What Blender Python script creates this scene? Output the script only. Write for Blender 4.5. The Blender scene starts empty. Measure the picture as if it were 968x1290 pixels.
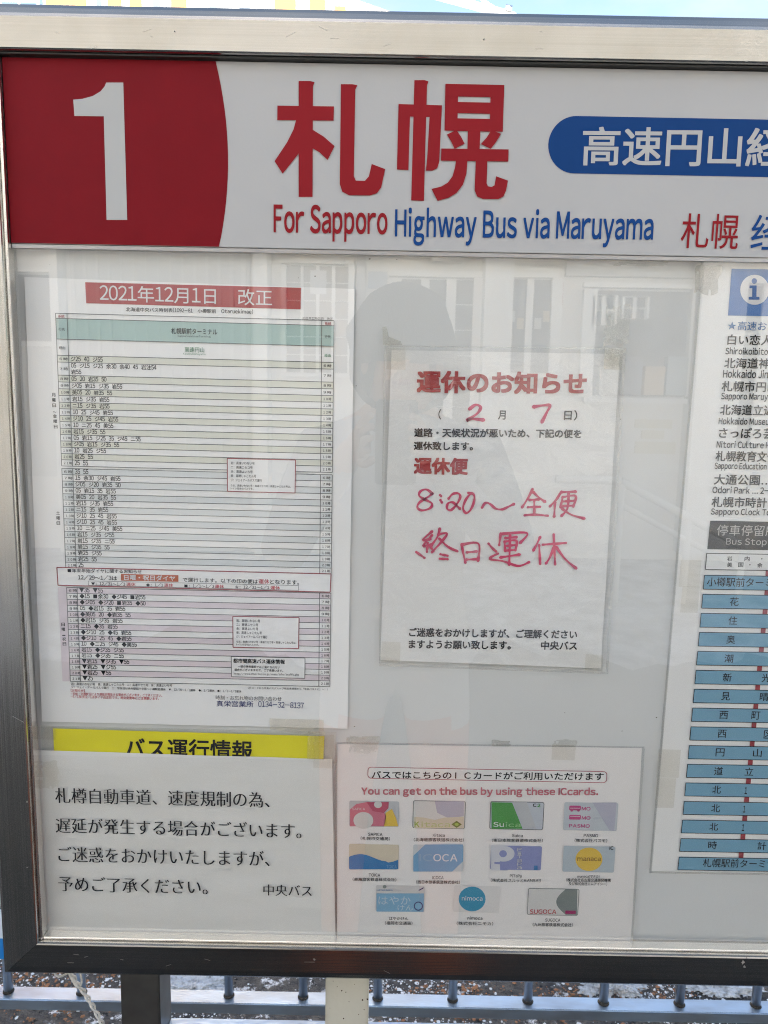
import bpy, bmesh, math, random
from mathutils import Vector, Matrix, noise
random.seed(7)
S = bpy.context.scene
C = S.collection
rad = math.radians

# ------------------------------------------------------------------ camera
CAM_H, D, F = 1.5, 0.69, 970.0            # eye height, metres to the board, focal length in photo pixels
PITCH, ROLL = rad(8.4), rad(1.1)
cp, sp, cr, sr = math.cos(PITCH), math.sin(PITCH), math.cos(ROLL), math.sin(ROLL)
R_ = Vector((cr, sr*sp, sr*cp)); U_ = Vector((-sr, cr*sp, cr*cp)); F_ = Vector((0, cp, -sp))
cam = bpy.data.cameras.new('camera'); co = bpy.data.objects.new('camera', cam); C.objects.link(co)
m4 = Matrix.Identity(4)
for i in range(3):
    m4[i][0], m4[i][1], m4[i][2] = R_[i], U_[i], -F_[i]
m4.translation = Vector((0, -D, CAM_H)); co.matrix_world = m4
cam.sensor_fit = 'VERTICAL'; cam.sensor_height = 24; cam.lens = 24*F/1290
cam.clip_start = 0.005; cam.clip_end = 2000
cam.dof.use_dof = True; cam.dof.focus_distance = 0.70; cam.dof.aperture_fstop = 15.0
S.camera = co

# ------------------------------------------------------------------ sky, sun, exposure
SUN_EL, SUN_AZ = rad(34), rad(190)        # azimuth clockwise from +Y
w = bpy.data.worlds.new('World'); S.world = w; w.use_nodes = True
nt = w.node_tree; nt.nodes.clear()
sky = nt.nodes.new('ShaderNodeTexSky'); sky.sky_type = 'NISHITA'; sky.sun_disc = False
sky.sun_elevation = SUN_EL; sky.sun_rotation = SUN_AZ; sky.air_density = 1.0; sky.dust_density = 0.6
tc = nt.nodes.new('ShaderNodeTexCoord'); mp = nt.nodes.new('ShaderNodeMapping'); mp.inputs['Scale'].default_value = (1, 1, 2.2)
cl = nt.nodes.new('ShaderNodeTexNoise'); cl.inputs['Scale'].default_value = 3.2; cl.inputs['Detail'].default_value = 7; cl.inputs['Roughness'].default_value = 0.6
ramp = nt.nodes.new('ShaderNodeValToRGB'); ramp.color_ramp.elements[0].position = 0.44; ramp.color_ramp.elements[1].position = 0.72
ramp.color_ramp.elements[1].color = (.75, .75, .75, 1)
mix = nt.nodes.new('ShaderNodeMix'); mix.data_type = 'RGBA'
mix.inputs['B'].default_value = (2.6, 2.7, 2.8, 1)
bg = nt.nodes.new('ShaderNodeBackground'); bg.inputs['Strength'].default_value = 0.055
ow = nt.nodes.new('ShaderNodeOutputWorld')
L = nt.links.new
L(tc.outputs['Generated'], mp.inputs['Vector']); L(mp.outputs[0], cl.inputs['Vector']); L(cl.outputs['Fac'], ramp.inputs['Fac'])
L(ramp.outputs['Color'], mix.inputs['Factor']); L(sky.outputs[0], mix.inputs['A']); L(mix.outputs['Result'], bg.inputs['Color']); L(bg.outputs[0], ow.inputs['Surface'])
sun = bpy.data.lights.new('sun', 'SUN'); sun.energy = 5.0; sun.angle = rad(0.5); sun.color = (1, .95, .87)
so = bpy.data.objects.new('sun', sun); C.objects.link(so)
sd = Vector((math.sin(SUN_AZ)*math.cos(SUN_EL), math.cos(SUN_AZ)*math.cos(SUN_EL), math.sin(SUN_EL)))
so.rotation_euler = sd.to_track_quat('Z', 'Y').to_euler()
S.view_settings.view_transform = 'Standard'; S.view_settings.look = 'None'
S.view_settings.exposure = 2.82; S.view_settings.gamma = 1
S.view_settings.use_white_balance = True; S.view_settings.white_balance_temperature = 7350; S.view_settings.white_balance_tint = 10
S.render.engine = 'CYCLES'
try:
    S.cycles.transparent_max_bounces = 24; S.cycles.max_bounces = 10; S.cycles.use_denoising = True; S.cycles.denoising_prefilter = 'NONE'; S.cycles.denoising_input_passes = 'RGB_ALBEDO_NORMAL'; S.cycles.filter_width = 1.05; S.cycles.sample_clamp_indirect = 8; S.cycles.caustics_reflective = False; S.cycles.caustics_refractive = False
except Exception: pass

# ------------------------------------------------------------------ helpers: photo pixel -> point on a real plane
def ray(px, py):
    a, b = (px-484)/F, -(py-645)/F
    return F_ + R_*a + U_*b
def Q(px, py, Y=0.0):
    v = ray(px, py); t = (Y+D)/v.y
    return (v.x*t, CAM_H+v.z*t)
def QG(px, py, z):                        # on a level plane
    v = ray(px, py); t = (z-CAM_H)/v.z
    return (v.x*t, -D+v.y*t)
def RF(px, py, Yw):                       # a point at world depth Yw (<0) seen mirrored in the pane
    return Q(px, py, -Yw)

# ------------------------------------------------------------------ materials
MATS = {}
def mat(name, col, rough=0.6, metal=0.0, noise_amt=0.0, noise_scale=30, bump=0.0, bump_scale=60, spec=0.5, col2=None, coord='Object', stretch=(1, 1, 1), contrast=(.35, .65)):
    if name in MATS: return MATS[name]
    m = bpy.data.materials.new(name); m.use_nodes = True
    n = m.node_tree.nodes; l = m.node_tree.links.new; p = n['Principled BSDF']
    p.inputs['Base Color'].default_value = (*col, 1); p.inputs['Roughness'].default_value = rough
    p.inputs['Metallic'].default_value = metal; p.inputs['Specular IOR Level'].default_value = spec
    tcn = n.new('ShaderNodeTexCoord'); mpn = n.new('ShaderNodeMapping'); mpn.inputs['Scale'].default_value = stretch
    l(tcn.outputs[coord], mpn.inputs['Vector'])
    if noise_amt or col2:
        t = n.new('ShaderNodeTexNoise'); t.inputs['Scale'].default_value = noise_scale; t.inputs['Detail'].default_value = 6
        l(mpn.outputs[0], t.inputs['Vector'])
        r = n.new('ShaderNodeValToRGB'); r.color_ramp.elements[0].position, r.color_ramp.elements[1].position = contrast
        c2 = col2 or tuple(c*(1-noise_amt) for c in col)
        r.color_ramp.elements[0].color = (*c2, 1); r.color_ramp.elements[1].color = (*col, 1)
        l(t.outputs['Fac'], r.inputs['Fac']); l(r.outputs['Color'], p.inputs['Base Color'])
    if bump:
        t2 = n.new('ShaderNodeTexNoise'); t2.inputs['Scale'].default_value = bump_scale; t2.inputs['Detail'].default_value = 5
        l(mpn.outputs[0], t2.inputs['Vector'])
        b = n.new('ShaderNodeBump'); b.inputs['Strength'].default_value = bump; b.inputs['Distance'].default_value = 0.002
        l(t2.outputs['Fac'], b.inputs['Height']); l(b.outputs['Normal'], p.inputs['Normal'])
    MATS[name] = m; return m

def brushed(name, col, rough, along):     # metal with fine grain along one axis
    m = bpy.data.materials.new(name); m.use_nodes = True
    n = m.node_tree.nodes; l = m.node_tree.links.new; p = n['Principled BSDF']
    p.inputs['Metallic'].default_value = 1.0
    tcn = n.new('ShaderNodeTexCoord'); mpn = n.new('ShaderNodeMapping')
    mpn.inputs['Scale'].default_value = (3, 900, 900) if along == 'x' else (900, 900, 3)
    l(tcn.outputs['Object'], mpn.inputs['Vector'])
    t = n.new('ShaderNodeTexNoise'); t.inputs['Scale'].default_value = 1.0; t.inputs['Detail'].default_value = 4
    l(mpn.outputs[0], t.inputs['Vector'])
    mr = n.new('ShaderNodeMapRange'); mr.inputs['From Min'].default_value = .3; mr.inputs['From Max'].default_value = .7
    mr.inputs['To Min'].default_value = rough*.8; mr.inputs['To Max'].default_value = rough*1.25
    l(t.outputs['Fac'], mr.inputs['Value']); l(mr.outputs[0], p.inputs['Roughness'])
    r = n.new('ShaderNodeValToRGB'); r.color_ramp.elements[0].position = .25; r.color_ramp.elements[1].position = .75
    r.color_ramp.elements[0].color = (*[c*.86 for c in col], 1); r.color_ramp.elements[1].color = (*col, 1)
    l(t.outputs['Fac'], r.inputs['Fac'])
    # smudges
    t3 = n.new('ShaderNodeTexNoise'); t3.inputs['Scale'].default_value = 9; t3.inputs['Detail'].default_value = 8
    l(tcn.outputs['Object'], t3.inputs['Vector'])
    r3 = n.new('ShaderNodeValToRGB'); r3.color_ramp.elements[0].position = .35; r3.color_ramp.elements[1].position = .6
    r3.color_ramp.elements[0].color = (.86, .85, .82, 1); r3.color_ramp.elements[1].color = (1, 1, 1, 1)
    l(t3.outputs['Fac'], r3.inputs['Fac'])
    mu = n.new('ShaderNodeMix'); mu.data_type = 'RGBA'; mu.blend_type = 'MULTIPLY'; mu.inputs['Factor'].default_value = 1
    l(r.outputs['Color'], mu.inputs['A']); l(r3.outputs['Color'], mu.inputs['B']); l(mu.outputs['Result'], p.inputs['Base Color'])
    b = n.new('ShaderNodeBump'); b.inputs['Strength'].default_value = .12; b.inputs['Distance'].default_value = .0005
    l(t.outputs['Fac'], b.inputs['Height']); l(b.outputs['Normal'], p.inputs['Normal'])
    MATS[name] = m; return m

def film(name, refl, tint=(1, 1, 1), rough=0.02, haze=0.0, haze_col=(.8, .8, .8), bump=0.0, bump_scale=8, stretch=(1, 1, 1)):
    # thin clear sheet: light goes straight through, a Fresnel share is mirrored; haze is the dust and film on it
    m = bpy.data.materials.new(name); m.use_nodes = True
    n = m.node_tree.nodes; l = m.node_tree.links.new; n.clear()
    out = n.new('ShaderNodeOutputMaterial'); tr = n.new('ShaderNodeBsdfTransparent'); tr.inputs['Color'].default_value = (*tint, 1)
    gl = n.new('ShaderNodeBsdfGlossy'); gl.inputs['Roughness'].default_value = rough
    fr = n.new('ShaderNodeLayerWeight'); fr.inputs['Blend'].default_value = .35
    mr = n.new('ShaderNodeMapRange'); mr.inputs['To Min'].default_value = refl; mr.inputs['To Max'].default_value = 1.0
    mx = n.new('ShaderNodeMixShader')
    pw = n.new('ShaderNodeMath'); pw.operation = 'POWER'; pw.inputs[1].default_value = 3.0
    l(fr.outputs['Facing'], pw.inputs[0]); l(pw.outputs[0], mr.inputs['Value']); l(mr.outputs[0], mx.inputs['Fac'])
    base = tr.outputs[0]
    tcn = n.new('ShaderNodeTexCoord'); mpn = n.new('ShaderNodeMapping'); mpn.inputs['Scale'].default_value = stretch
    l(tcn.outputs['Object'], mpn.inputs['Vector'])
    if haze:
        df = n.new('ShaderNodeBsdfDiffuse'); df.inputs['Color'].default_value = (*haze_col, 1)
        hz = n.new('ShaderNodeMixShader'); tn = n.new('ShaderNodeTexNoise'); tn.inputs['Scale'].default_value = 14; tn.inputs['Detail'].default_value = 9
        l(mpn.outputs[0], tn.inputs['Vector'])
        hm = n.new('ShaderNodeMapRange'); hm.inputs['From Min'].default_value = .35; hm.inputs['From Max'].default_value = .75
        hm.inputs['To Min'].default_value = haze*.5; hm.inputs['To Max'].default_value = haze*1.5
        l(tn.outputs['Fac'], hm.inputs['Value']); l(hm.outputs[0], hz.inputs['Fac']); l(tr.outputs[0], hz.inputs[1]); l(df.outputs[0], hz.inputs[2])
        base = hz.outputs[0]
    l(base, mx.inputs[1]); l(gl.outputs[0], mx.inputs[2]); l(mx.outputs[0], out.inputs['Surface'])
    if bump:
        t2 = n.new('ShaderNodeTexNoise'); t2.inputs['Scale'].default_value = bump_scale; t2.inputs['Detail'].default_value = 3
        t2.inputs['Distortion'].default_value = .6
        l(mpn.outputs[0], t2.inputs['Vector'])
        b = n.new('ShaderNodeBump'); b.inputs['Strength'].default_value = bump; b.inputs['Distance'].default_value = .01
        l(t2.outputs['Fac'], b.inputs['Height']); l(b.outputs['Normal'], gl.inputs['Normal'])
    MATS[name] = m; return m

def ink(name, c, rough=.55): return mat('ink_'+name, c, rough, spec=.3)
K = mat('ink_black', (.010, .010, .011), .7, spec=.08); RED = ink('red', (.40, .018, .022)); NOTE_RED = ink('notice_red', (.42, .035, .04))
BLUE = ink('blue', (.004, .06, .27)); WHITE = ink('white', (.72, .72, .73)); GREY = ink('grey', (.12, .12, .12))
NAVY = ink('navy', (.03, .04, .16)); GREEN = ink('green', (.04, .22, .10)); PINK = ink('marker', (.62, .035, .12), .5)
ORANGE = ink('orange', (.50, .12, .05)); SOFTRED = ink('softred', (.52, .05, .07)); MAGENTA = ink('magenta', (.55, .06, .22))
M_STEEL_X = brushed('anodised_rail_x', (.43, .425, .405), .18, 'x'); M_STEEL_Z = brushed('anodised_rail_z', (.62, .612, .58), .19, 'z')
M_LIP = mat('lip_metal', (.82, .81, .78), .22, 1.0)
M_GALV = mat('galvanised', (.62, .67, .74), .30, 1.0, col2=(.42, .46, .52), noise_scale=14, bump=.25, bump_scale=160)
M_BEAM = mat('beam_metal', (.50, .62, .76), .34, .85, col2=(.40, .46, .54), noise_scale=9, bump=.2, bump_scale=90, stretch=(1, 3, 3))
M_BAR = mat('bar_metal', (.66, .68, .70), .30, 1.0, col2=(.32, .33, .34), noise_scale=26, bump=.2, bump_scale=120, stretch=(1, 1, .2))
M_GRIME = mat('weld_grime', (.05, .045, .04), .9, 0, noise_amt=.5, noise_scale=120, bump=.8, bump_scale=300)
M_DARKPOST = mat('dark_post', (.17, .165, .16), .35, .75, noise_amt=.35, noise_scale=20, bump=.1, bump_scale=80)
M_CREAM = mat('cream_paint', (.56, .54, .46), .55, 0, noise_amt=.10, noise_scale=12, bump=.3, bump_scale=140)
M_CHIP = mat('rust_chip', (.06, .035, .02), .9)
M_BACK = mat('backing', (.68, .69, .682), .55, 0, noise_amt=.05, noise_scale=7)
M_HEADER = mat('header_vinyl', (.43, .43, .433), .5, 0, noise_amt=.03, noise_scale=9, bump=.04, bump_scale=500, spec=.12)
M_HRED = mat('header_red', (.185, .004, .010), .5, 0, noise_amt=.06, noise_scale=40, bump=.04, bump_scale=500, spec=.12)
M_HBLUE = mat('header_blue', (.001, .042, .17), .5, bump=.04, bump_scale=500, spec=.12)
M_HWHITE = mat('header_white', (.42, .425, .425), .5, spec=.12)
M_PAPER = mat('paper', (.87, .87, .86), .6, 0, noise_amt=.03, noise_scale=16, bump=.18, bump_scale=14)
M_PAPER2 = mat('paper_warm', (.84, .83, .80), .6, 0, noise_amt=.04, noise_scale=9, bump=.6, bump_scale=9, stretch=(1, 1, 3.5))
M_PAPER3 = mat('paper_cards', (.84, .83, .81), .6, 0, noise_amt=.05, noise_scale=7, bump=.5, bump_scale=10, col2=(.85, .80, .785), contrast=(.3, .75))
M_YELLOW = mat('yellow_paper', (.84, .76, .02), .55, 0, noise_amt=.08, noise_scale=12)
M_TAPE = film('tape', .07, (.98, .96, .92), .12, .18, (.85, .80, .70), bump=.5, bump_scale=60)
M_OLDTAPE = film('old_tape', .07, (.985, .98, .96), .25, .12, (.82, .80, .74), bump=.8, bump_scale=90)
M_SLEEVE = film('sleeve', .055, (.995, .995, .99), .04, .02, bump=1.0, bump_scale=24, stretch=(1, 1, 1.6))
M_SLEEVE2 = film('laminate', .02, (.998, .998, .995), .08, .02, bump=.4, bump_scale=15)
M_PANE = film('case_glass', .15, (.99, .995, .99), .008, .012, (.8, .8, .78))
M_ROPE = mat('white_cord', (.6, .58, .55), .8, bump=.6, bump_scale=400)

# ------------------------------------------------------------------ object helpers
def link(name, me, m=None, parent=None, smooth=False):
    o = bpy.data.objects.new(name, me); C.objects.link(o)
    if m is not None and not me.materials: me.materials.append(m)
    if parent is not None: o.parent = parent; o.matrix_parent_inverse = Matrix.Identity(4)
    if smooth:
        for p in me.polygons: p.use_smooth = True
    return o
def mk(name, verts, faces, m=None, parent=None, smooth=False):
    me = bpy.data.meshes.new(name); me.from_pydata([tuple(v) for v in verts], [], faces); me.update()
    return link(name, me, m, parent, smooth)
def tag(o, label=None, cat=None, group=None, kind=None):
    if label: o['label'] = label
    if cat: o['category'] = cat
    if group: o['group'] = group
    if kind: o['kind'] = kind
    return o
def thing(name, label, cat, loc=(0, 0, 0), group=None):
    o = bpy.data.objects.new(name, None); C.objects.link(o); o.empty_display_size = .05
    o.location = loc; o['label'] = label; o['category'] = cat
    if group: o['group'] = group
    bpy.context.view_layer.update() if False else None
    o['_base'] = list(loc)
    return o
def off(parent):                          # world offset of a thing's Empty (things are never rotated)
    b = Vector((0, 0, 0)); p = parent
    while p is not None:
        b += Vector(p.location); p = p.parent
    return b
def solid(name, bm, m, parent, smooth=False, bevel=0):
    if bevel:
        bmesh.ops.bevel(bm, geom=[e for e in bm.edges], offset=bevel, segments=2, affect='EDGES', clamp_overlap=True)
    me = bpy.data.meshes.new(name); bm.to_mesh(me); bm.free()
    if parent is not None: me.transform(Matrix.Translation(-off(parent)))
    return link(name, me, m, parent, smooth)
def box(name, x0, x1, y0, y1, z0, z1, m, parent=None, bevel=0):
    bm = bmesh.new(); bmesh.ops.create_cube(bm, size=1)
    bmesh.ops.scale(bm, vec=(x1-x0, y1-y0, z1-z0), verts=bm.verts)
    bmesh.ops.translate(bm, vec=((x0+x1)/2, (y0+y1)/2, (z0+z1)/2), verts=bm.verts)
    return solid(name, bm, m, parent, bevel=bevel)
def tube_bm(bm, pts, r, seg=10, caps=True):
    rs = r if isinstance(r, (list, tuple)) else [r]*len(pts)
    pts = [Vector(p) for p in pts]; rings = []; n = None
    for i, p in enumerate(pts):
        t = (pts[min(i+1, len(pts)-1)]-pts[max(i-1, 0)]).normalized()
        if n is None: n = t.orthogonal().normalized()
        n = (n - t*n.dot(t)).normalized(); b = t.cross(n)
        rings.append([bm.verts.new(p+(n*math.cos(a)+b*math.sin(a))*rs[i]) for a in [2*math.pi*k/seg for k in range(seg)]])
    for a, b in zip(rings, rings[1:]):
        for k in range(seg):
            f = bm.faces.new((a[k], a[(k+1) % seg], b[(k+1) % seg], b[k])); f.smooth = True
    if caps:
        bm.faces.new(rings[0][::-1]); bm.faces.new(rings[-1])
def tube(name, pts, r, m, parent=None, seg=10):
    bm = bmesh.new(); tube_bm(bm, pts, r, seg); return solid(name, bm, m, parent)

# flat shapes on a vertical plane at depth Y, outlined in world (x, z)
def flat(name, outline, Y, m, parent, thick=0.0):
    b = off(parent) if parent is not None else Vector()
    vs = [(x-b.x, Y-b.y, z-b.z) for x, z in outline]; n = len(vs)
    if not thick: return mk(name, vs, [tuple(range(n))], m, parent)
    vs += [(x, y+thick, z) for x, y, z in vs]
    fs = [tuple(range(n)), tuple(range(2*n-1, n-1, -1))] + [(i, (i+1) % n, n+(i+1) % n, n+i) for i in range(n)]
    return mk(name, vs, fs, m, parent)
def pxflat(name, pts, Y, m, parent, thick=0.0): return flat(name, [Q(x, y, Y) for x, y in pts], Y, m, parent, thick)
def sheet(name, corners, Y, m, parent, amp=.0004, nx=24, nz=30, seed=0, edge_curl=0.0, zf=20, creases=()):
    # a sheet of paper or film: corners in photo pixels tl, tr, br, bl; gently uneven
    tl, tr, br, bl = [Q(x, y, Y) for x, y in corners]; b = off(parent)
    vs = []; fs = []; cr_ = [([Vector(Q(px_, py_, Y)) for px_, py_ in pl_], hh_, ww_) for pl_, hh_, ww_ in creases]
    for j in range(nz+1):
        for i in range(nx+1):
            u, v = i/nx, j/nz
            x = (1-v)*((1-u)*tl[0]+u*tr[0]) + v*((1-u)*bl[0]+u*br[0]); z = (1-v)*((1-u)*tl[1]+u*tr[1]) + v*((1-u)*bl[1]+u*br[1])
            d = amp*noise.noise(Vector((x*14+seed, seed*3.1, z*zf)))
            if edge_curl: d -= edge_curl*max(0, abs(u-.5)*2-.9)*10*noise.noise(Vector((z*9, seed, 1)))
            for pl_, hh_, ww_ in cr_:
                best = 1
                for k in range(len(pl_)-1):
                    a_, c_ = pl_[k], pl_[k+1]; e_ = c_-a_; p_ = Vector((x, z)); t_ = max(0, min(1, (p_-a_).dot(e_)/e_.length_squared)); best = min(best, (p_-a_-e_*t_).length)
                if best < 3*ww_: d -= hh_*math.exp(-(best/ww_)**2)*(.6+.8*noise.noise(Vector((x*60, z*60, 5))))
            vs.append((x-b.x, Y+d-b.y, z-b.z))
    w = nx+1
    for j in range(nz):
        for i in range(nx): fs.append((j*w+i, (j+1)*w+i, (j+1)*w+i+1, j*w+i+1))
    return mk(name, vs, fs, m, parent, True)
def strip_mesh(segs, Y, width_px):        # thin ruled lines given in photo pixels -> verts, faces
    vs, fs = [], []
    for (x0, y0), (x1, y1) in segs:
        a, b2 = Vector(Q(x0, y0, Y)), Vector(Q(x1, y1, Y)); d = (b2-a).normalized(); n = Vector((-d.y, d.x))*width_px*.00036
        k = len(vs)
        for p in (a-n, b2-n, b2+n, a+n): vs.append((p.x, Y, p.y))
        fs.append((k, k+1, k+2, k+3))
    return vs, fs
def lines(name, segs, Y, m, parent, width=1.0):
    vs, fs = strip_mesh(segs, Y, width); b = off(parent)
    return mk(name, [(x-b.x, y-b.y, z-b.z) for x, y, z in vs], fs, m, parent)
def outline_box(name, c, Y, m, parent, width=1.0):
    return lines(name, [(c[i], c[(i+1) % 4]) for i in range(4)], Y, m, parent, width)
def rrect(px0, py0, px1, py1, r, Y, skew=(0, 0), n=6):   # rounded rectangle in world coords, skew = extra (dx, dy) px at the right end
    (x0, z1), (x1, z0) = Q(px0, py0, Y), Q(px1, py1, Y)
    pts = []
    for cx, cz, a0 in ((x1-r, z1-r, 0), (x0+r, z1-r, 90), (x0+r, z0+r, 180), (x1-r, z0+r, 270)):
        for k in range(n+1):
            a = rad(a0+90*k/n); pts.append((cx+r*math.cos(a), cz+r*math.sin(a)))
    return pts

# ------------------------------------------------------------------ lettering: Blender's own built-in font turned into flat meshes
_cur = bpy.data.curves.new('lettering', 'FONT'); _tmp = bpy.data.objects.new('lettering_source', _cur); C.objects.link(_tmp)
_gc = {}
def glyph(ch, off_=0.0):
    k = (ch, round(off_, 4))
    if k not in _gc:
        _cur.body = ch; _cur.offset = off_; _cur.resolution_u = 4
        dg = bpy.context.evaluated_depsgraph_get(); dg.update()
        me = bpy.data.meshes.new_from_object(_tmp.evaluated_get(dg))
        _gc[k] = ([(v.co.x, v.co.y) for v in me.vertices], [tuple(p.vertices) for p in me.polygons]); bpy.data.meshes.remove(me)
    return _gc[k]
GOTHIC = [False]
def layout(s, off_=0.0):
    """sans lettering: Latin letters and digits are taken from the full-width forms and set with natural spacing"""
    vs, fs, pen = [], [], 0.0
    for ch in s:
        o = ord(ch)
        if ch == ' ': pen += .62 if GOTHIC[0] else .27; continue
        if ch in 'IＩ':
            q = len(vs); a = .30 if ch == 'Ｉ' else .08
            vs += [(pen+a, 0), (pen+a+.09, 0), (pen+a+.09, .733), (pen+a, .733)]; fs += [(q, q+1, q+2, q+3)]; pen += .25 if ch == 'I' else 1.0; continue
        if ch == '\u3000': pen += 1.0; continue
        if 33 <= o <= 126:
            v, f = glyph(chr(o+0xFEE0), off_)
            x0, x1 = min(p[0] for p in v), max(p[0] for p in v)
            if GOTHIC[0]:
                kx = .9; v = [(x*kx, y*1.12) for x, y in v]; x0 *= kx; x1 *= kx
            if ch.isdigit() and GOTHIC[0]: adv = .52; dx = pen+(.52-(x1-x0))/2-x0
            elif ch.isdigit(): adv = .56; dx = pen+(.56-(x1-x0))/2-x0
            else: sb = .055 if ch in 'aceosvwxyzACGOQSTVWXYftr()/,.' else .075; adv = x1-x0+2*sb; dx = pen+sb-x0
        else:
            v, f = glyph(ch, off_); adv = 1.0; dx = pen
            if ch in '▼◆■★☆':
                pass
        q = len(vs); vs += [(x+dx, y) for x, y in v]; fs += [tuple(i+q for i in t) for t in f]; pen += adv
    return vs, fs
def bbox(vs): xs = [v[0] for v in vs]; ys = [v[1] for v in vs]; return min(xs), max(xs), min(ys), max(ys)
def text(s, p0, p1, h, Y, m, parent, bold=0.0, pre=None, mincho=0.0, name='lettering', vref=None):
    """s printed so that its ink box (or that of the prefix pre) runs from photo pixel p0 (lower left) to p1 (lower right), h pixels tall"""
    vs, fs = layout(s, -mincho)
    if not vs: return None
    n = len(vs)
    if mincho: sh = [(dx, 0) for dx in (-mincho*1.9, -mincho*.9, 0, mincho*.9, mincho*1.9)]
    elif bold > 0:
        k = 8 if h > 8 else 4
        b_ = bold*.9; sh = [(0, 0), (b_, b_), (-b_, b_), (-b_, -b_), (b_, -b_)]+([(b_, 0), (-b_, 0), (0, b_), (0, -b_)] if k == 8 else [])
    else: sh = [(0, 0)]
    base_v, base_f = vs, fs; vs, fs = [], []
    for dx, dy in sh:
        q = len(vs); vs += [(x+dx, y+dy) for x, y in base_v]; fs += [tuple(i+q for i in t) for t in base_f]
    e = max([abs(d[0]) for d in sh]); bb = list(bbox(base_v if pre is None else layout(pre, -mincho)[0]))
    if vref: b3 = bbox(layout(vref, -mincho)[0]); bb[2], bb[3] = b3[2], b3[3]
    bb[0] -= e; bb[1] += e
    if bold > 0: bb[2] -= e; bb[3] += e
    a, b2, t = Vector(Q(*p0, Y)), Vector(Q(*p1, Y)), Vector(Q(p0[0], p0[1]-h, Y))
    ex = b2-a; hh = (t-a).length; up = Vector((-ex.y, ex.x)).normalized()*hh
    W, H = bb[1]-bb[0], bb[3]-bb[2]; o = off(parent); out = []
    for i, (x, y) in enumerate(vs):
        q = a + ex*((x-bb[0])/W) + up*((y-bb[2])/H)
        out.append((q.x-o.x, Y-.00001*(i//n)-o.y, q.y-o.z))
    return mk(name, out, fs, m, parent)
def vtext(s, top, step, size, Y, m, parent, bold=0):     # characters set one under another
    x, y = top
    for ch in s:
        if ch != ' ': text(ch, (x-size/2, y+size), (x+size/2, y+size), size if ch not in '・~' else size*.3, Y, m, parent, bold)
        x += step[0]; y += step[1]
def units(s):
    u = 0
    for ch in s: u += 1.2 if ch == ' ' else (1 if ord(ch) < 128 else 2)
    return u

def ribbon(strokes, Y, m, parent, wpx=2.3, name='handwriting', conv=lambda p: p):
    """marker strokes: smooth flat ribbons with round, slightly swelling ends, in photo pixels"""
    b = off(parent)
    for si, st in enumerate(strokes):
        pts = [Vector(Q(*conv(p), Y)) for p in st]
        if len(pts) == 2: pts = [pts[0], pts[0].lerp(pts[1], .5), pts[1]]
        sm = []
        for i in range(len(pts)-1):
            p0, p1, p2, p3 = pts[max(i-1, 0)], pts[i], pts[i+1], pts[min(i+2, len(pts)-1)]
            for k in range(6):
                t = k/6; sm.append(.5*((2*p1)+(-p0+p2)*t+(2*p0-5*p1+4*p2-p3)*t*t+(-p0+3*p1-3*p2+p3)*t**3))
        sm.append(pts[-1]); vs, fs = [], []
        n = len(sm); yy = Y-.00002*si
        for i, p in enumerate(sm):
            d = (sm[min(i+1, n-1)]-sm[max(i-1, 0)]); d = d.normalized() if d.length else Vector((1, 0)); q = Vector((-d.y, d.x))
            wv = wpx*.00036*(1+.22*math.sin(i*.6+si)+(.25 if i < 2 or i > n-3 else 0))
            vs += [(p.x-q.x*wv-b.x, yy-b.y, p.y-q.y*wv-b.z), (p.x+q.x*wv-b.x, yy-b.y, p.y+q.y*wv-b.z)]
            if i: k = 2*i; fs.append((k-2, k, k+1, k-1))
        for end, p in ((0, sm[0]), (1, sm[-1])):
            k = len(vs); rr = wpx*.00036*1.15
            vs += [(p.x+rr*math.cos(a)-b.x, yy-.00001-b.y, p.y+rr*math.sin(a)-b.z) for a in [2*math.pi*j/10 for j in range(10)]]
            fs.append(tuple(range(k, k+10)))
        mk(name, vs, fs, m, parent)

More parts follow.
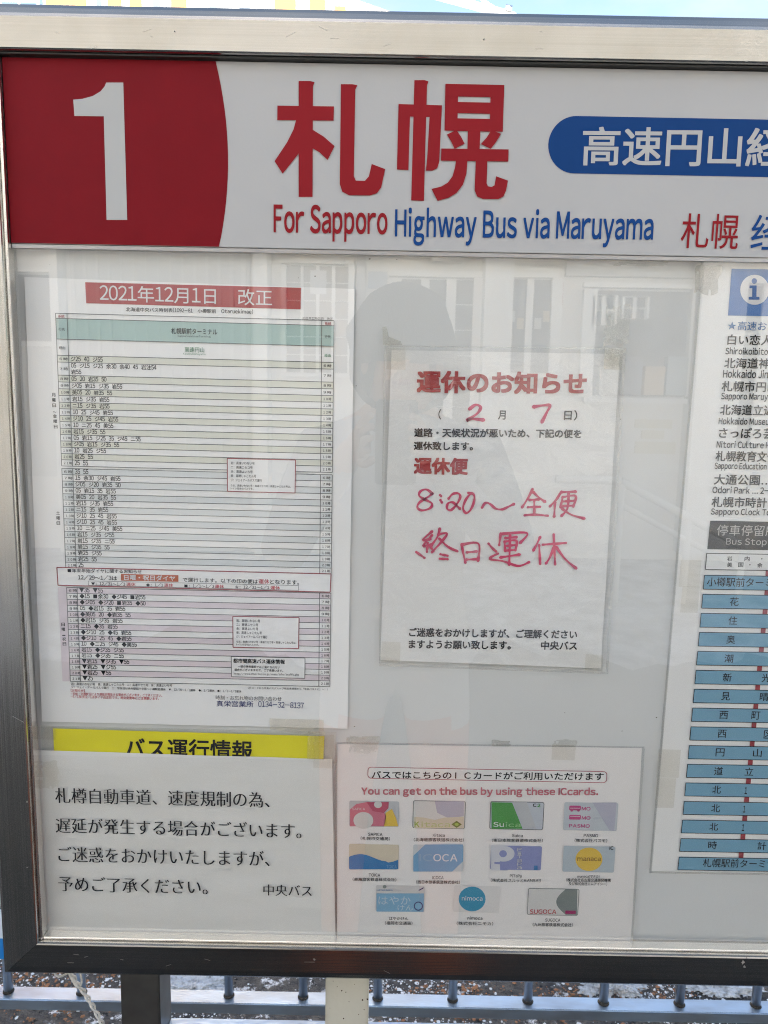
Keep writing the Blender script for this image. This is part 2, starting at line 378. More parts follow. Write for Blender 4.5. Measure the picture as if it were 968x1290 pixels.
# =================================================================== SETTING
def noise_ground(name, c1, c2, scale, pos, rough=.9, bump=1.0, snow=None):
    m = bpy.data.materials.new(name); m.use_nodes = True
    n = m.node_tree.nodes; l = m.node_tree.links.new; p = n['Principled BSDF']; p.inputs['Roughness'].default_value = rough
    tcn = n.new('ShaderNodeTexCoord')
    a = n.new('ShaderNodeTexNoise'); a.inputs['Scale'].default_value = scale; a.inputs['Detail'].default_value = 10; a.inputs['Roughness'].default_value = .7
    l(tcn.outputs['Object'], a.inputs['Vector'])
    r = n.new('ShaderNodeValToRGB'); r.color_ramp.elements[0].position, r.color_ramp.elements[1].position = pos
    r.color_ramp.elements[0].color = (*c1, 1); r.color_ramp.elements[1].color = (*c2, 1)
    l(a.outputs['Fac'], r.inputs['Fac']); col = r.outputs['Color']
    if snow:
        s = n.new('ShaderNodeTexNoise'); s.inputs['Scale'].default_value = snow[0]; s.inputs['Detail'].default_value = 12; s.inputs['Roughness'].default_value = .75
        l(tcn.outputs['Object'], s.inputs['Vector'])
        r2 = n.new('ShaderNodeValToRGB'); r2.color_ramp.elements[0].position = snow[1]; r2.color_ramp.elements[1].position = snow[1]+.05
        l(s.outputs['Fac'], r2.inputs['Fac'])
        mx = n.new('ShaderNodeMix'); mx.data_type = 'RGBA'; mx.inputs['B'].default_value = (.78, .80, .84, 1)
        l(r2.outputs['Color'], mx.inputs['Factor']); l(col, mx.inputs['A']); col = mx.outputs['Result']
    l(col, p.inputs['Base Color'])
    f = n.new('ShaderNodeTexNoise'); f.inputs['Scale'].default_value = 240; f.inputs['Detail'].default_value = 4; l(tcn.outputs['Object'], f.inputs['Vector'])
    b = n.new('ShaderNodeBump'); b.inputs['Strength'].default_value = bump; b.inputs['Distance'].default_value = .004
    l(f.outputs['Fac'], b.inputs['Height']); l(b.outputs['Normal'], p.inputs['Normal'])
    return m
M_ASPH = noise_ground('asphalt', (.030, .032, .036), (.085, .085, .088), 60, (.3, .7), .85, 1.0, (2.2, .38))  # snow cover added so the sunlit road bounces light onto the station front
M_PAVE = noise_ground('pavement_asphalt', (.016, .016, .018), (.032, .032, .033), 18, (.3, .7), .8, .8)
M_DIRT = noise_ground('gritty_asphalt', (.03, .032, .038), (.15, .14, .13), 45, (.35, .7), .9, 1.0, (16, .56))
def plane(name, x0, x1, y0, y1, z, m, n=1):
    o = mk(name, [(x0, y0, z), (x1, y0, z), (x1, y1, z), (x0, y1, z)], [(0, 1, 2, 3)], m); o['kind'] = 'structure'; return o
plane('ground', -900, 900, -900, 900, -.16, noise_ground('far_ground', (.30, .30, .31), (.72, .73, .75), .4, (.3, .55), .9, .5))  # made snowy pale so its sunlit expanse lights the station front
plane('road', -60, 60, 1.9, 11, -.13, M_ASPH)
pav = box('pavement', -5.9, 5.5, -6.9, .72, -.3, 0, M_PAVE); pav['kind'] = 'structure'
M_SNOWG = noise_ground('bounce_snow', (.46, .46, .47), (.78, .79, .80), 3, (.35, .6), .8, 1.0)
for a_, b_ in ((-45, -5.9), (5.5, 45)):
    pz = box('bounce_snow_field', a_, b_, -45, .72, -.3, .02, M_SNOWG); pz['kind'] = 'structure'  # unseen sunlit snow, added to bounce light onto the board front
n_e = 120; ed_ = [(-5.6+10.8*k/n_e, -3.6+1.1*noise.noise(Vector((k*.09, 3, 1)))+.5*noise.noise(Vector((k*.35, 1, 7)))+.15*noise.noise(Vector((k*1.3, 5, 2)))) for k in range(n_e+1)]
sp_ = mk('added_snow_patch', [(x, -6.48, .035) for x, y in ed_]+[(x, y-.5, .03) for x, y in ed_]+[(x, y, .004) for x, y in ed_], [f for k in range(n_e) for f in ((k, k+1, n_e+2+k, n_e+1+k), (n_e+1+k, n_e+2+k, 2*n_e+3+k, 2*n_e+2+k))],
    noise_ground('added_snow_patch', (.13, .13, .135), (.62, .63, .65), 4, (.36, .60), .8, 1.0)); sp_['kind'] = 'structure'  # snow patch added to soften the mirrored ground edge and brighten the board
strip = box('gravel_strip', -30, 30, .722, 1.75, -.3, .0, M_DIRT); strip['kind'] = 'structure'
kb = bpy.data.objects.new('kerb', None); C.objects.link(kb); kb['kind'] = 'structure'
kerb_me = None
for i in range(30):
    x = -9+.6*i
    if kerb_me is None:
        k0 = box('kerb_stone', 0, .594, 1.752, 1.90, -.3, .012, mat('kerb_concrete', (.26, .26, .255), .8, noise_amt=.3, noise_scale=30, bump=.5, bump_scale=200), kb, bevel=.008); kerb_me = k0.data; k0.location.x = x
    else:
        k = bpy.data.objects.new('kerb_stone', kerb_me); C.objects.link(k); k.parent = kb; k.location.x = x
for i in range(-4, 5):
    plane('lane_marking', i*5-1.2, i*5+1.2, 6.3, 6.42, -.126, mat('road_paint', (.6, .6, .58), .7, noise_amt=.4, noise_scale=12))

# loose grit, snow grains and rusty debris on the strip behind the rail
def scatter(name, label, cat, n, col_m, size, region, seed, flatten=.6, dens=None, zoff=0):
    rnd = random.Random(seed); vs = []; fs = []
    base = [(1, 0, 0), (0, 1, 0), (-1, 0, 0), (0, -1, 0), (0, 0, 1), (.5, .5, .6)]
    cnt = 0; tries = 0
    while cnt < n and tries < n*30:
        tries += 1
        x = rnd.uniform(region[0], region[1]); y = rnd.uniform(region[2], region[3])
        if dens and rnd.random() > dens(x, y): continue
        s = size[0]*(size[1]/size[0])**(rnd.random()**2); a = rnd.uniform(0, 6.28); ca, sa = math.cos(a), math.sin(a); k = len(vs)
        sx, sy, sz = s*rnd.uniform(.6, 1.1), s*rnd.uniform(.6, 1.1), s*flatten*rnd.uniform(.6, 1.1)
        for (u, v, q) in ((1, 0, 0), (.3, .9, -.1), (-.8, .5, 0), (-.7, -.6, -.1), (.4, -.9, 0), (.1+rnd.uniform(-.3, .3), rnd.uniform(-.3, .3), 1), (-.4, .2, .7)):
            vs.append((x+(u*ca-v*sa)*sx, y+(u*sa+v*ca)*sy, zoff+q*sz))
        fs += [(k, k+1, k+5), (k+1, k+6, k+5), (k+1, k+2, k+6), (k+2, k+3, k+6), (k+3, k+5, k+6), (k+3, k+4, k+5), (k+4, k, k+5)]
        cnt += 1
    o = mk(name, vs, fs, col_m); return tag(o, label, cat, kind='stuff')
M_STONE = mat('grit', (.17, .17, .18), .8, noise_amt=.85, noise_scale=25, contrast=(.4, .6)); M_SNOW = mat('snow_grains', (.82, .85, .90), .7)
M_RUST = mat('rusty_debris', (.44, .21, .11), .85, noise_amt=.5, noise_scale=60)
RG = (-1.3, 1.4, .74, 1.72)
scatter('grit', 'dark and grey grit lying along the guard fence', 'grit', 13000, M_STONE, (.0018, .007), RG, 1)
def dsnow(x, y): return max(.06, min(1, (noise.noise(Vector((x*3.1+5, y*3.0, 2)))*2.4)))
scatter('snow_grains', 'scattered white snow grains on the dark grit', 'snow', 11000, M_SNOW, (.0015, .007), RG, 2, dens=dsnow, zoff=.002)
def drust(x, y):
    s = 0
    for cx, cy, r in ((-.86, 1.1, .13), (-.70, 1.15, .06), (-.45, 1.15, .05), (.17, 1.06, .10), (.24, 1.05, .08), (.44, 1.04, .10), (.58, 1.05, .06), (-.75, 1.02, .09), (.75, 1.08, .05)):
        s += math.exp(-((x-cx)**2+((y-cy)*1.6)**2)/r**2)
    return min(1, s*1.2)*(1 if noise.noise(Vector((x*22, y*22, 4))) > -.1 else .12)
scatter('rusty_debris', 'rust orange crumbs strewn among the grit', 'debris', 1500, M_RUST, (.0022, .0075), RG, 3, flatten=.35, dens=drust, zoff=.004)
def snow_lump(cx, cy, rx, ry, h, seed, label):
    bm = bmesh.new(); bmesh.ops.create_icosphere(bm, subdivisions=6, radius=1)
    for v in bm.verts:
        p = v.co.copy(); f = .85+.14*noise.noise(p*18)+.08*noise.noise(p*40)+.45*noise.noise(p*2.1+Vector((seed, 0, 0)))+.22*noise.noise(p*6+Vector((0, seed, 0)))+.12*noise.noise(p*15+Vector((0, 0, seed)))
        v.co = Vector((p.x*rx*f, p.y*ry*f, max(-.1, p.z)*h*f))
    bmesh.ops.translate(bm, vec=(cx, cy, 0), verts=bm.verts)
    o = solid('snow_lump', bm, mat('snow', (.74, .77, .82), .75, bump=1.0, bump_scale=300, noise_amt=.5, noise_scale=70, contrast=(.3, .5)), None, smooth=True)
    return tag(o, label, 'snow lump', group='snow lumps behind the guard fence')
for cx, px, py, rx, ry, h, lb in ((0, 245, 1243, .085, .06, .030, 'ragged snow lump just beside the dark steel post'),
                              (0, 772, 1240, .075, .07, .042, 'largest rounded snow lump, behind the bars towards the fence end'),
                              (0, 905, 1242, .12, .05, .028, 'wide low snow heap between the last two visible bars'),
                              (0, 690, 1232, .03, .02, .018, 'small snow crumb beside the orange debris patch'),
                              (0, 745, 1252, .03, .018, .014, 'thin snow crust spilling onto the beam under the bars'),
                              (0, 210, 1238, .06, .03, .02, 'grey snow crumb partly hidden behind the dark post')):
    x, y = QG(px, py, .01); snow_lump(x, y+.02, rx, ry, h, px*.37, lb)

# =================================================================== THE BOARD
M_PANEL_Y = .008; PAPER_Y = .0062; GLASS_Y = -.001; HEAD_Y = -.004
XL, XR = -.366, 1.10                        # outer edges
ZT, ZB = CAM_H+.3145, CAM_H-.5672
board = thing('notice_board', 'metal framed bus stop notice board with red and white header on two posts', 'notice board', (0, .03, .93))
RAILW = .0385
def rail(name, a, b, inward, m):
    """mitred extrusion: a, b outer corner points (x, z); inward = unit vectors of the two mitres handled by equal offsets"""
    prof = [(0, .030), (0, -.0045), (.0016, -.0075), (.0055, -.0112), (.0105, -.0135), (.0130, -.0140), (.0368, -.0140), (.0380, -.0134), (.0385, -.0120), (.0385, .030)]
    d = Vector((b[0]-a[0], b[1]-a[1])).normalized(); n = Vector(inward); o = off(board)
    vs = []
    for u, y in prof:
        for (px_, pz_), s in ((a, 1), (b, -1)):
            vs.append((px_+n.x*u+d.x*u*s-o.x, y-o.y, pz_+n.y*u+d.y*u*s-o.z))
    k = len(prof); fs = [(2*i, 2*i+1, (2*((i+1) % k))+1, 2*((i+1) % k)) for i in range(k)] + [tuple(2*i for i in range(k)), tuple(2*i+1 for i in range(k-1, -1, -1))]
    ob = mk(name, vs, fs, m, board)
    bm = bmesh.new(); bm.from_mesh(ob.data); bmesh.ops.recalc_face_normals(bm, faces=bm.faces); bm.to_mesh(ob.data); bm.free()
    return ob
g = .00025
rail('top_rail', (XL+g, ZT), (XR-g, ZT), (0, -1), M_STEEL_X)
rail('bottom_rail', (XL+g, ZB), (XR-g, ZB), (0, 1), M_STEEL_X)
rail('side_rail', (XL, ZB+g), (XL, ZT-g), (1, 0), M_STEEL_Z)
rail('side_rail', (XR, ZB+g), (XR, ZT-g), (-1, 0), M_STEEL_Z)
xi0, xi1, zi0, zi1 = XL+RAILW, XR-RAILW, ZB+RAILW, ZT-RAILW
# inner lip: a bright bead on three sides of the opening
for nm, a in (('inner_bead', ((xi0+.0003, xi0+.0028), (zi0, zi1))), ('inner_bead', ((xi1-.0028, xi1-.0003), (zi0, zi1)))):
    box(nm, a[0][0], a[0][1], -.0095, .002, a[1][0]+.0003, a[1][1]-.0003, M_LIP, board, bevel=.0006)
box('inner_bead', xi0+.003, xi1-.003, -.0085, .002, zi0+.0003, zi0+.0026, M_LIP, board, bevel=.0006)
box('inner_bead', xi0+.003, xi1-.003, -.0100, .002, zi1-.0016, zi1-.0003, mat('rail_shade', (.03, .03, .03), .5), board)  # dark strip put in for the shade under the top rail
box('backing_panel', xi0-.01, xi1+.01, M_PANEL_Y, .028, zi0-.01, zi1+.01, M_BACK, board)
hz0 = CAM_H+.1255
hd = box('header_panel', xi0+.0032, xi1-.0032, HEAD_Y, .004, hz0, zi1-.002, M_HEADER, board, bevel=.0004)
box('glazing_channel', xi0+.0032, xi1-.0032, HEAD_Y+.0015, .004, hz0-.0035, hz0-.0003, mat('channel', (.35, .35, .36), .35, .9), board)
box('glass_pane', xi0+.0029, xi1-.0029, GLASS_Y, GLASS_Y+.0002, zi0+.0027, hz0-.0036, M_PANE, board)
# keep the pane a single face so it mirrors once
gp = [o for o in bpy.data.objects if o.name == 'glass_pane'][0]
bm = bmesh.new(); bm.from_mesh(gp.data)
bmesh.ops.delete(bm, geom=[f for f in bm.faces if not (f.normal.y < -.9)], context='FACES'); bm.to_mesh(gp.data); bm.free()

# header print (sub-parts of the header panel)
HY = HEAD_Y-.0003
o_ = off(board)
# red field: straight left part, right edge a shallow arc through (272,84) (287,190) (278,311)
arc = []
for k in range(17):
    t = k/16; y = 78+t*(312.5-78)
    x = 272*(1-t)*(1-2*t) + 287.5*4*t*(1-t) + 276*t*(2*t-1)
    arc.append(Q(x, y, HY))
zt_h = zi1-.0023; zb_h = hz0+.0003
arc[0] = (arc[0][0], zt_h); arc[-1] = (arc[-1][0], zb_h)
flat('red_field', [(xi0+.0035, zb_h), (xi0+.0035, zt_h)] + [(x, min(zt_h, max(zb_h, z))) for x, z in arc], HY, M_HRED, hd)
HY2 = HY-.0003
H_RED = mat('print_red', (.25, .010, .016), .5, spec=.12); H_BLUE = mat('print_blue', (.002, .05, .20), .5, spec=.12)
one = [(134, 104), (155.5, 104), (160.5, 277), (134.5, 277), (131, 146.5), (94, 146), (92.5, 125.5), (104, 124.5), (117, 121), (127, 115), (132, 109)]
pxflat('numeral', one, HY2, M_HWHITE, hd)
def strokes(name, polys):                 # one heavy gothic character cut from overlapping strokes, each a hair proud of the last
    vs, fs = [], []; o = off(hd)
    for j, pl_ in enumerate(polys):
        k = len(vs); yy = HY2-.00002*j
        vs += [(x-o.x, yy-o.y, z-o.z) for x, z in (Q(px_, py_, yy) for px_, py_ in pl_)]; fs.append(tuple(range(k, k+len(pl_))))
    return mk(name, vs, fs, H_RED, hd)
strokes('lettering', [
    [(376.5, 102), (391, 102), (396.5, 103.5), (394.5, 109), (394, 248), (376.5, 248)],
    [(349.7, 133), (421, 134), (420.5, 152), (349.5, 151.3)],
    [(373.5, 150), (395, 150), (388, 172), (376, 194), (356.3, 218.8), (346.2, 203), (362, 179), (370, 163)],
    [(393.5, 163), (408, 172), (421.8, 184), (413, 201.5), (403, 192), (393.5, 186.5)],
    [(429.8, 106), (444, 106), (450.5, 107.3), (447.8, 113), (446, 222), (448.5, 227.5), (460, 227.7), (465, 222), (468.5, 206.5), (485.5, 213), (480.5, 236), (475, 243.5), (466, 246.3), (440, 246), (431.5, 241.5), (428.3, 232)]])
strokes('lettering', [
    [(522.3, 101), (535, 100.8), (540, 102.5), (538.2, 108), (534.3, 253), (518.3, 252.5)],
    [(502.3, 131), (557, 132.6), (556.4, 147.8), (502, 146.5)],
    [(502.3, 131.5), (517.2, 131.8), (514.8, 214.3), (500.3, 213.6)],
    [(542.2, 133), (557, 133), (553.6, 204), (551, 212), (545, 215), (536.8, 215), (538.4, 198)],
    [(561.8, 105.5), (635.6, 107), (635.2, 122.6), (561.4, 121.3)], [(561.3, 106), (577.6, 106.5), (576.4, 165), (560.2, 164.5)],
    [(618.4, 107), (635.6, 107.3), (633.6, 166), (617.2, 165.6)], [(576, 128.4), (618.6, 129.2), (618, 143.4), (576, 142.5)], [(575.6, 149), (618.4, 149.8), (618, 165.8), (575.6, 165)],
    [(589.6, 164), (605.5, 164.3), (604.5, 188.5), (589, 188.3)],
    [(563.2, 169.5), (575.2, 163.6), (581, 172), (585.6, 181), (573, 187.6), (568.5, 178)], [(618.6, 164.8), (625, 166), (631.5, 168.5), (625, 179), (618.5, 187.5), (606, 181.5), (613.5, 173)],
    [(556.2, 187), (641, 188.2), (640.6, 203.6), (555.7, 202.4)],
    [(574.8, 201), (589.2, 201.3), (587.8, 219), (583.5, 232.5), (575.5, 243), (565, 249.3), (551.5, 253), (543.8, 238), (556, 235), (564.5, 230), (570.3, 222), (573.5, 211)],
    [(599.6, 201.6), (614.3, 202), (613.3, 231), (615, 234.6), (619.5, 235.5), (623.2, 233.5), (625.3, 222), (640.2, 227.5), (637.8, 240), (634.5, 247.5), (628, 250.8), (608.5, 250.6), (601.5, 247.6), (598.2, 240)]])
text('For Sapporo', (345, 303), (488, 305.5), 46, HY2, H_RED, hd, bold=.020)
text('Highway Bus via Maruyama', (497.5, 309), (822, 313), 48, HY2, H_BLUE, hd, bold=.020)
x_, z_ = Q(691, 183, HY2); r_h = (Q(760, 146.5, HY2)[1]-Q(760, 219, HY2)[1])/2; zc = (Q(760, 146.5, HY2)[1]+Q(760, 219, HY2)[1])/2
pill = [(x_+r_h+r_h*math.cos(rad(90+180*k/24)), zc+r_h*math.sin(rad(90+180*k/24))) for k in range(25)]
xe = x_+.44
pill += [(xe+r_h*math.cos(rad(-90+180*k/24)), zc+r_h*math.sin(rad(-90+180*k/24))) for k in range(25)]
flat('blue_pill', pill, HY, M_HBLUE, hd)
text('高速円山経由', (733, 208.5), (933, 210), 49, HY2, M_HWHITE, hd, bold=.016, pre='高速円山')
text('札幌', (857, 312.5), (929, 314), 44, HY2, H_RED, hd, bold=.004)
text('经由圆山', (945, 314.3), (985, 315), 44, HY2, H_BLUE, hd, bold=.004, pre='经')

# wear on the metal: fine scratches and a few dried spots
M_SCR = mat('scratch', (.5, .49, .47), .5, .8); rs = random.Random(12)
for (xa, ya, xb, yb, n_) in ((60, 26, 950, 64, 14), (60, 1196, 950, 1216, 8), (15, 500, 40, 1150, 5)):
    segs_ = []
    for _ in range(n_):
        x_, y_ = rs.uniform(xa, xb), rs.uniform(ya, yb); y_ += (x_-xa)*.018 if xb > 100 else 0; l_ = rs.uniform(2, 16); a_ = rs.uniform(-.5, .5)
        segs_.append(((x_, y_), (x_+l_*math.cos(a_), y_+l_*math.sin(a_))))
    lines('scratches', segs_, -.0142, M_SCR, board, .25)['kind'] = 'stuff'
for px_, py_, r_ in ((936, 1212, 2.2), (938, 1218, 1.4), (941, 1207, 1.0), (396, 1209, 1.2), (610, 50, .9), (220, 40, .8), (30, 880, 1.0), (34, 1010, .8)):
    x, z = Q(px_, py_, -.0142); rr = r_*.0009
    flat('dried_spot', [(x+rr*random.uniform(.3, 1.4)*math.cos(a), z+rr*random.uniform(.4, 1.5)*math.sin(a)) for a in [6.283*k/11 for k in range(11)]], -.0142, mat('dried_spot', (.26, .25, .23), .8), board)

# posts under the board, crossbar, rust chips
pxa = Q(148, 1240, .031)[0]
box('post', -.2655, -.2245, .0310, .0720, 0.0, ZB-.0005+.02, M_DARKPOST, board, bevel=.0015)
cpst = box('post', -.0515, -.0065, .0310, .0760, 0.0, ZB-.0005+.02, M_CREAM, board, bevel=.002); cpst['label'] = 'cream painted post with rust chips'
box('post', .80, .841, .0310, .0720, 0.0, ZB+.02, M_DARKPOST, board, bevel=.0015)
for i, (px_, py_, r_) in enumerate(((431, 1248, .9), (436, 1250, .7), (425, 1243, .5), (440, 1262, .6), (457, 1260, 1.2), (459, 1272, .7), (452, 1278, .5), (433, 1283, .9), (463, 1259, 1.1), (420, 1236, .5), (447, 1240, .4), (416, 1270, .5))):
    x, z = Q(px_, py_, .0306); rr = r_*.0009
    flat('rust_chip', [(x+rr*random.uniform(.6, 1.2)*math.cos(a), z+rr*random.uniform(.6, 1.6)*math.sin(a)) for a in [6.283*k/8 for k in range(8)]], .0306, M_CHIP, cpst)
cz = Q(300, 1283, .068)[1]
box('crossbar', -.2242, -.0517, .034, .068, cz-.03, cz, M_BEAM, board, bevel=.001)
box('crossbar', -.0063, .7998, .034, .068, cz-.03, cz, M_BEAM, board, bevel=.001)

# dirt marks left on the panel and little dents
for px_, py_, r_ in ((63, 333, .4), (218, 358, .6), (376, 350, .5), (397, 348, 1.0), (466, 326, 1.0), (500, 327, .6), (449, 486, .6), (782, 528, .8), (745, 731, .9), (827, 904, .8), (784, 921, .7), (712, 898, .6), (447, 915, .8)):
    x, z = Q(px_, py_, M_PANEL_Y-.0002); rr = r_*.0009
    flat('dirt_speck', [(x+rr*random.uniform(.5, 1.4)*math.cos(a), z+rr*random.uniform(.4, 1.0)*math.sin(a)) for a in [6.283*k/9 for k in range(9)]], M_PANEL_Y-.0002, mat('dirt', (.14, .13, .11), .9), board)
def crumpled(name, px_, py_, w, h, Y, m, parent, seed=0, n=10, amp=.0012):
    pts = []; x0, z0 = Q(px_, py_, Y); b = off(parent); vs = []; fs = []
    W, H = w*.00072, h*.00072
    for j in range(n+1):
        for i in range(n+1):
            u, v = i/n-.5, j/n-.5
            k = 1+.25*noise.noise(Vector((u*3+seed, v*3, seed)))
            vs.append((x0+u*W*k-b.x, Y-abs(amp*noise.noise(Vector((u*7+seed, v*7, 3))))-b.y, z0+v*H*k-b.z))
    for j in range(n):
        for i in range(n):
            if noise.noise(Vector((i*.5+seed*2, j*.5, 7))) > .28 and (i in (0, 1, n-1) or j in (0, 1, n-1)): continue
            a = j*(n+1)+i; fs.append((a, a+1, a+n+2, a+n+1))
    return mk(name, vs, fs, m, parent)
# old tape remnants stuck to the panel
crumpled('tape_remnant', 891, 352, 30, 34, .0045, film('grimy_tape', .07, (.96, .95, .93), .3, .22, (.5, .47, .41), bump=1, bump_scale=160), board, 3, 12, .002)
crumpled('tape_remnant', 632, 938, 24, 12, .0060, MATS['grimy_tape'], board, 9)
crumpled('tape_remnant', 456, 935, 42, 16, .0064, M_OLDTAPE, board, 5)
crumpled('tape_remnant', 712, 940, 30, 18, .0064, M_OLDTAPE, board, 6)
crumpled('tape_remnant', 808, 330, 60, 10, .0064, M_OLDTAPE, board, 8)

# =================================================================== TIMETABLE SHEET
TY = .0054
GOTHIC[0] = True
tt = thing('timetable', 'tall printed bus timetable with red date banner and striped hour rows', 'timetable', (-.24, TY, CAM_H-.12))
sheet('sheet', ((31, 349), (447, 364), (438, 918), (53, 909)), TY, M_PAPER, tt, amp=.0003, seed=1)
Y1, Y2, Y3, Y4 = TY-.0005, TY-.0007, TY-.0009, TY-.0011
ban = pxflat('date_banner', ((107.5, 355.5), (379.5, 362.5), (379, 389.7), (108.8, 382)), Y1, mat('banner_red', (.40, .03, .035), .5), tt)
text('2021年12月1日　改正', (126, 379.5), (343, 385.5), 20.5, Y2, WHITE, ban, bold=.004)
text('北海道中央バス時刻表(1092-81　小樽駅前　Otaruekimae)', (159, 392.5), (319, 395.8), 6.2, Y1, K, tt, bold=.010)
text('2021年12月01日　改正', (381, 402.5), (419.5, 403.4), 3.4, Y1, K, tt)
def xl(y): return 70.2+(y-395)*.0403
def xd(y): return 84.6+(y-395)*.0368
def xr(y): return 421.0-(y-404)*.0115
def xr2(y): return 405.6-(y-404)*.0082
def yr(y): return y+9.3-(y-395)*.005       # y at the right hand end of a ruled line
def yat(y, x): return y+(yr(y)-y)*(x-72)/346
def band(y0, y1, m, a=None, b=None, nm='row_band', YY=Y1):
    l0, l1 = (a(y0), a(y1)) if a else (xl(y0), xl(y1)); r0, r1 = (b(y0), b(y1)) if b else (xr(y0), xr(y1))
    return pxflat(nm, ((l0, yat(y0, l0)), (r0, yat(y0, r0)), (r1, yat(y1, r1)), (l1, yat(y1, l1))), YY, m, tt)
wk = [447.5, 456, 472.5, 481, 489.6, 498, 506.5, 514.8, 523, 531, 539.3, 547.3, 555.3, 563.2, 571.2, 579, 586.8]
sa = [589.8, 597.7, 605.8, 613.8, 621.8, 629.7, 637.6, 645.5, 653.3, 661.2, 669, 677, 685, 692.6, 700.3, 708, 715.2]
su = [739.7, 747, 754.7, 762.3, 769.9, 777.5, 785, 792.5, 800, 807.4, 814.7, 822, 829.2, 836.4, 843.6, 850.8, 858]
TEAL = mat('teal_cell', (.38, .54, .51), .6); CRM = mat('cream_cell', (.72, .725, .64), .6); PALEB = mat('pale_blue_cell', (.68, .71, .715), .6); LAV = mat('lavender_cell', (.72, .635, .675), .6)
band(401, 427, TEAL, nm='heading_band')
WK = "ジ25 40 ジ55|05 ジ15 ジ25 余30 余40 45 岩注54|05 20 岩35 50|ジ05 岩15 ジ35 岩55|美05 20 岩35 55|岩15 ジ35 岩55|ニ15 ジ35 岩55|10 25 ジ45 岩55|ジ10 25 ジ45 岩55|10 ニ25 45 美55|岩15 ジ35 55|05 岩15 ジ25 35 ジ45 ニ55|ジ05 岩15 ジ35 55|10 岩25 ジ55|岩25 55|25 55".split('|')
SA = "35 55|15 余30 ジ45 岩55|ジ05 ジ20 岩35 50|05 岩15 35 岩55|美05 20 岩35 55|岩15 ジ35 岩55|ニ15 35 岩55|ジ10 25 45 岩55|ジ10 25 45 岩55|10 ニ25 ジ45 美55|岩15 ジ35 ジ55|岩15 ジ35 ニ55|岩15 ジ35 55|岩25 ジ55|岩25 55|25".split('|')
SU = "▼35 ▼55|◆15 ■余30 ◆ジ45 ■岩55|◆ジ05 ◆ジ20 ■岩35 ◆50|05 ◆岩15 35 岩55|◆美05 20 ◆岩35 55|◆岩15 ジ35 岩55|ニ15 ◆35 岩55|◆ジ10 25 ◆45 岩55|◆ジ10 25 45 ◆岩55|10 ◆ニ25 ジ45 ◆美55|岩15 ◆ジ35 ジ55|岩15 ◆ジ35 ニ55|▼岩15 ▼ジ35 ▼55|▼岩25 ▼ジ55|▼岩25 ▼55|▼25".split('|')
band(739.7, 858, LAV, lambda y: xl(y)-11+ (y-739.7)*.01, xl, 'margin_band')
W_CELL = mat('white_cell', (.83, .83, .82), .6)
for ys, rows, mm in ((wk, WK, CRM), (sa, SA, PALEB), (su, SU, LAV)):
    for i in range(16):
        y0, y1 = ys[i], ys[i+1]
        bnd = band(y0, y1, mm if i % 2 == 0 else W_CELL)
        yb = y0+7.0 if i == 1 and ys is wk else y1-1.3
        xs = xd(y0)+3.0; wd = units(rows[i])*3.24
        text(rows[i], (xs, yat(yb, xs)), (xs+wd, yat(yb, xs+wd)), 6.3, Y2, K, bnd, bold=.016)
        if i == 1 and ys is wk:
            yb = y1-1.4; text('岩55', (xs, yat(yb, xs)), (xs+units('岩55')*3.24, yat(yb, xs+12)), 6.3, Y2, K, bnd, bold=.016)
        ym = (y0+y1)/2+2; hr = '%d時' % (6+i)
        hr = ''.join(chr(ord(c)+0xFEE0) if c.isdigit() else c for c in hr)
        xh = xl(y0)+3.0
        text(hr, (xh, yat(ym, xh)), (xh+10.4, yat(ym, xh+10)), 3.7, Y2, K, bnd, bold=.012)
        xh = xr2(y0)+2.8
        text(hr, (xh, yat(ym, xh)), (xh+9.8, yat(ym, xh+10)), 3.7, Y2, K, bnd, bold=.012)
segs = []
def hl(y, a=None, b=None):
    x0 = a if a is not None else xl(y); x1 = b if b is not None else xr(y)
    segs.append(((x0, yat(y, x0)), (x1, yat(y, x1))))
for y in [394.6, 401, 427]+wk+sa+su: hl(y)
for ya, yb in ((394.6, 586.8), (589.8, 715.2), (739.7, 858)):
    for f in (xl, xd, xr, xr2):
        segs.append(((f(ya), yat(ya, f(ya))), (f(yb), yat(yb, f(yb)))))
lines('ruling', segs, Y3, ink('rule', (.10, .11, .11)), tt, .75)
text('札幌駅前ターミナル', (216, 420.5), (274, 422), 7.6, Y3, K, tt, bold=.008)
text('SapporoekimaeTerminal', (224, 425), (266, 426), 3.2, Y3, K, tt)
text('高速円山', (233, 443.5), (257.5, 444.2), 6.6, Y3, GREEN, tt, bold=.008)
text('KosokuMaruyama', (231, 447.5), (259, 448.2), 3.4, Y3, GREEN, tt)
for s_, px_, py_, mm in (('系統', 73.5, 400.2, RED), ('行先', 74, 416.5, K), ('経由', 74.5, 440, K), ('系統', 409.5, 409.4, RED), ('行先', 409, 426, K), ('経由', 409, 449.5, GREEN)):
    text(s_, (px_, py_), (px_+8, py_+.2), 3.8, Y3, mm, tt, bold=.01)
vtext('月曜日~金曜日', (67.8, 495), (.45, 6.7), 4.6, Y1, K, tt, .02)
vtext('土曜日', (73.5, 644), (.2, 6.4), 4.4, Y1, K, tt, .02)
vtext('日曜・祝日', (79.8, 784.5), (.45, 6.1), 4.4, Y2, K, tt, .02)
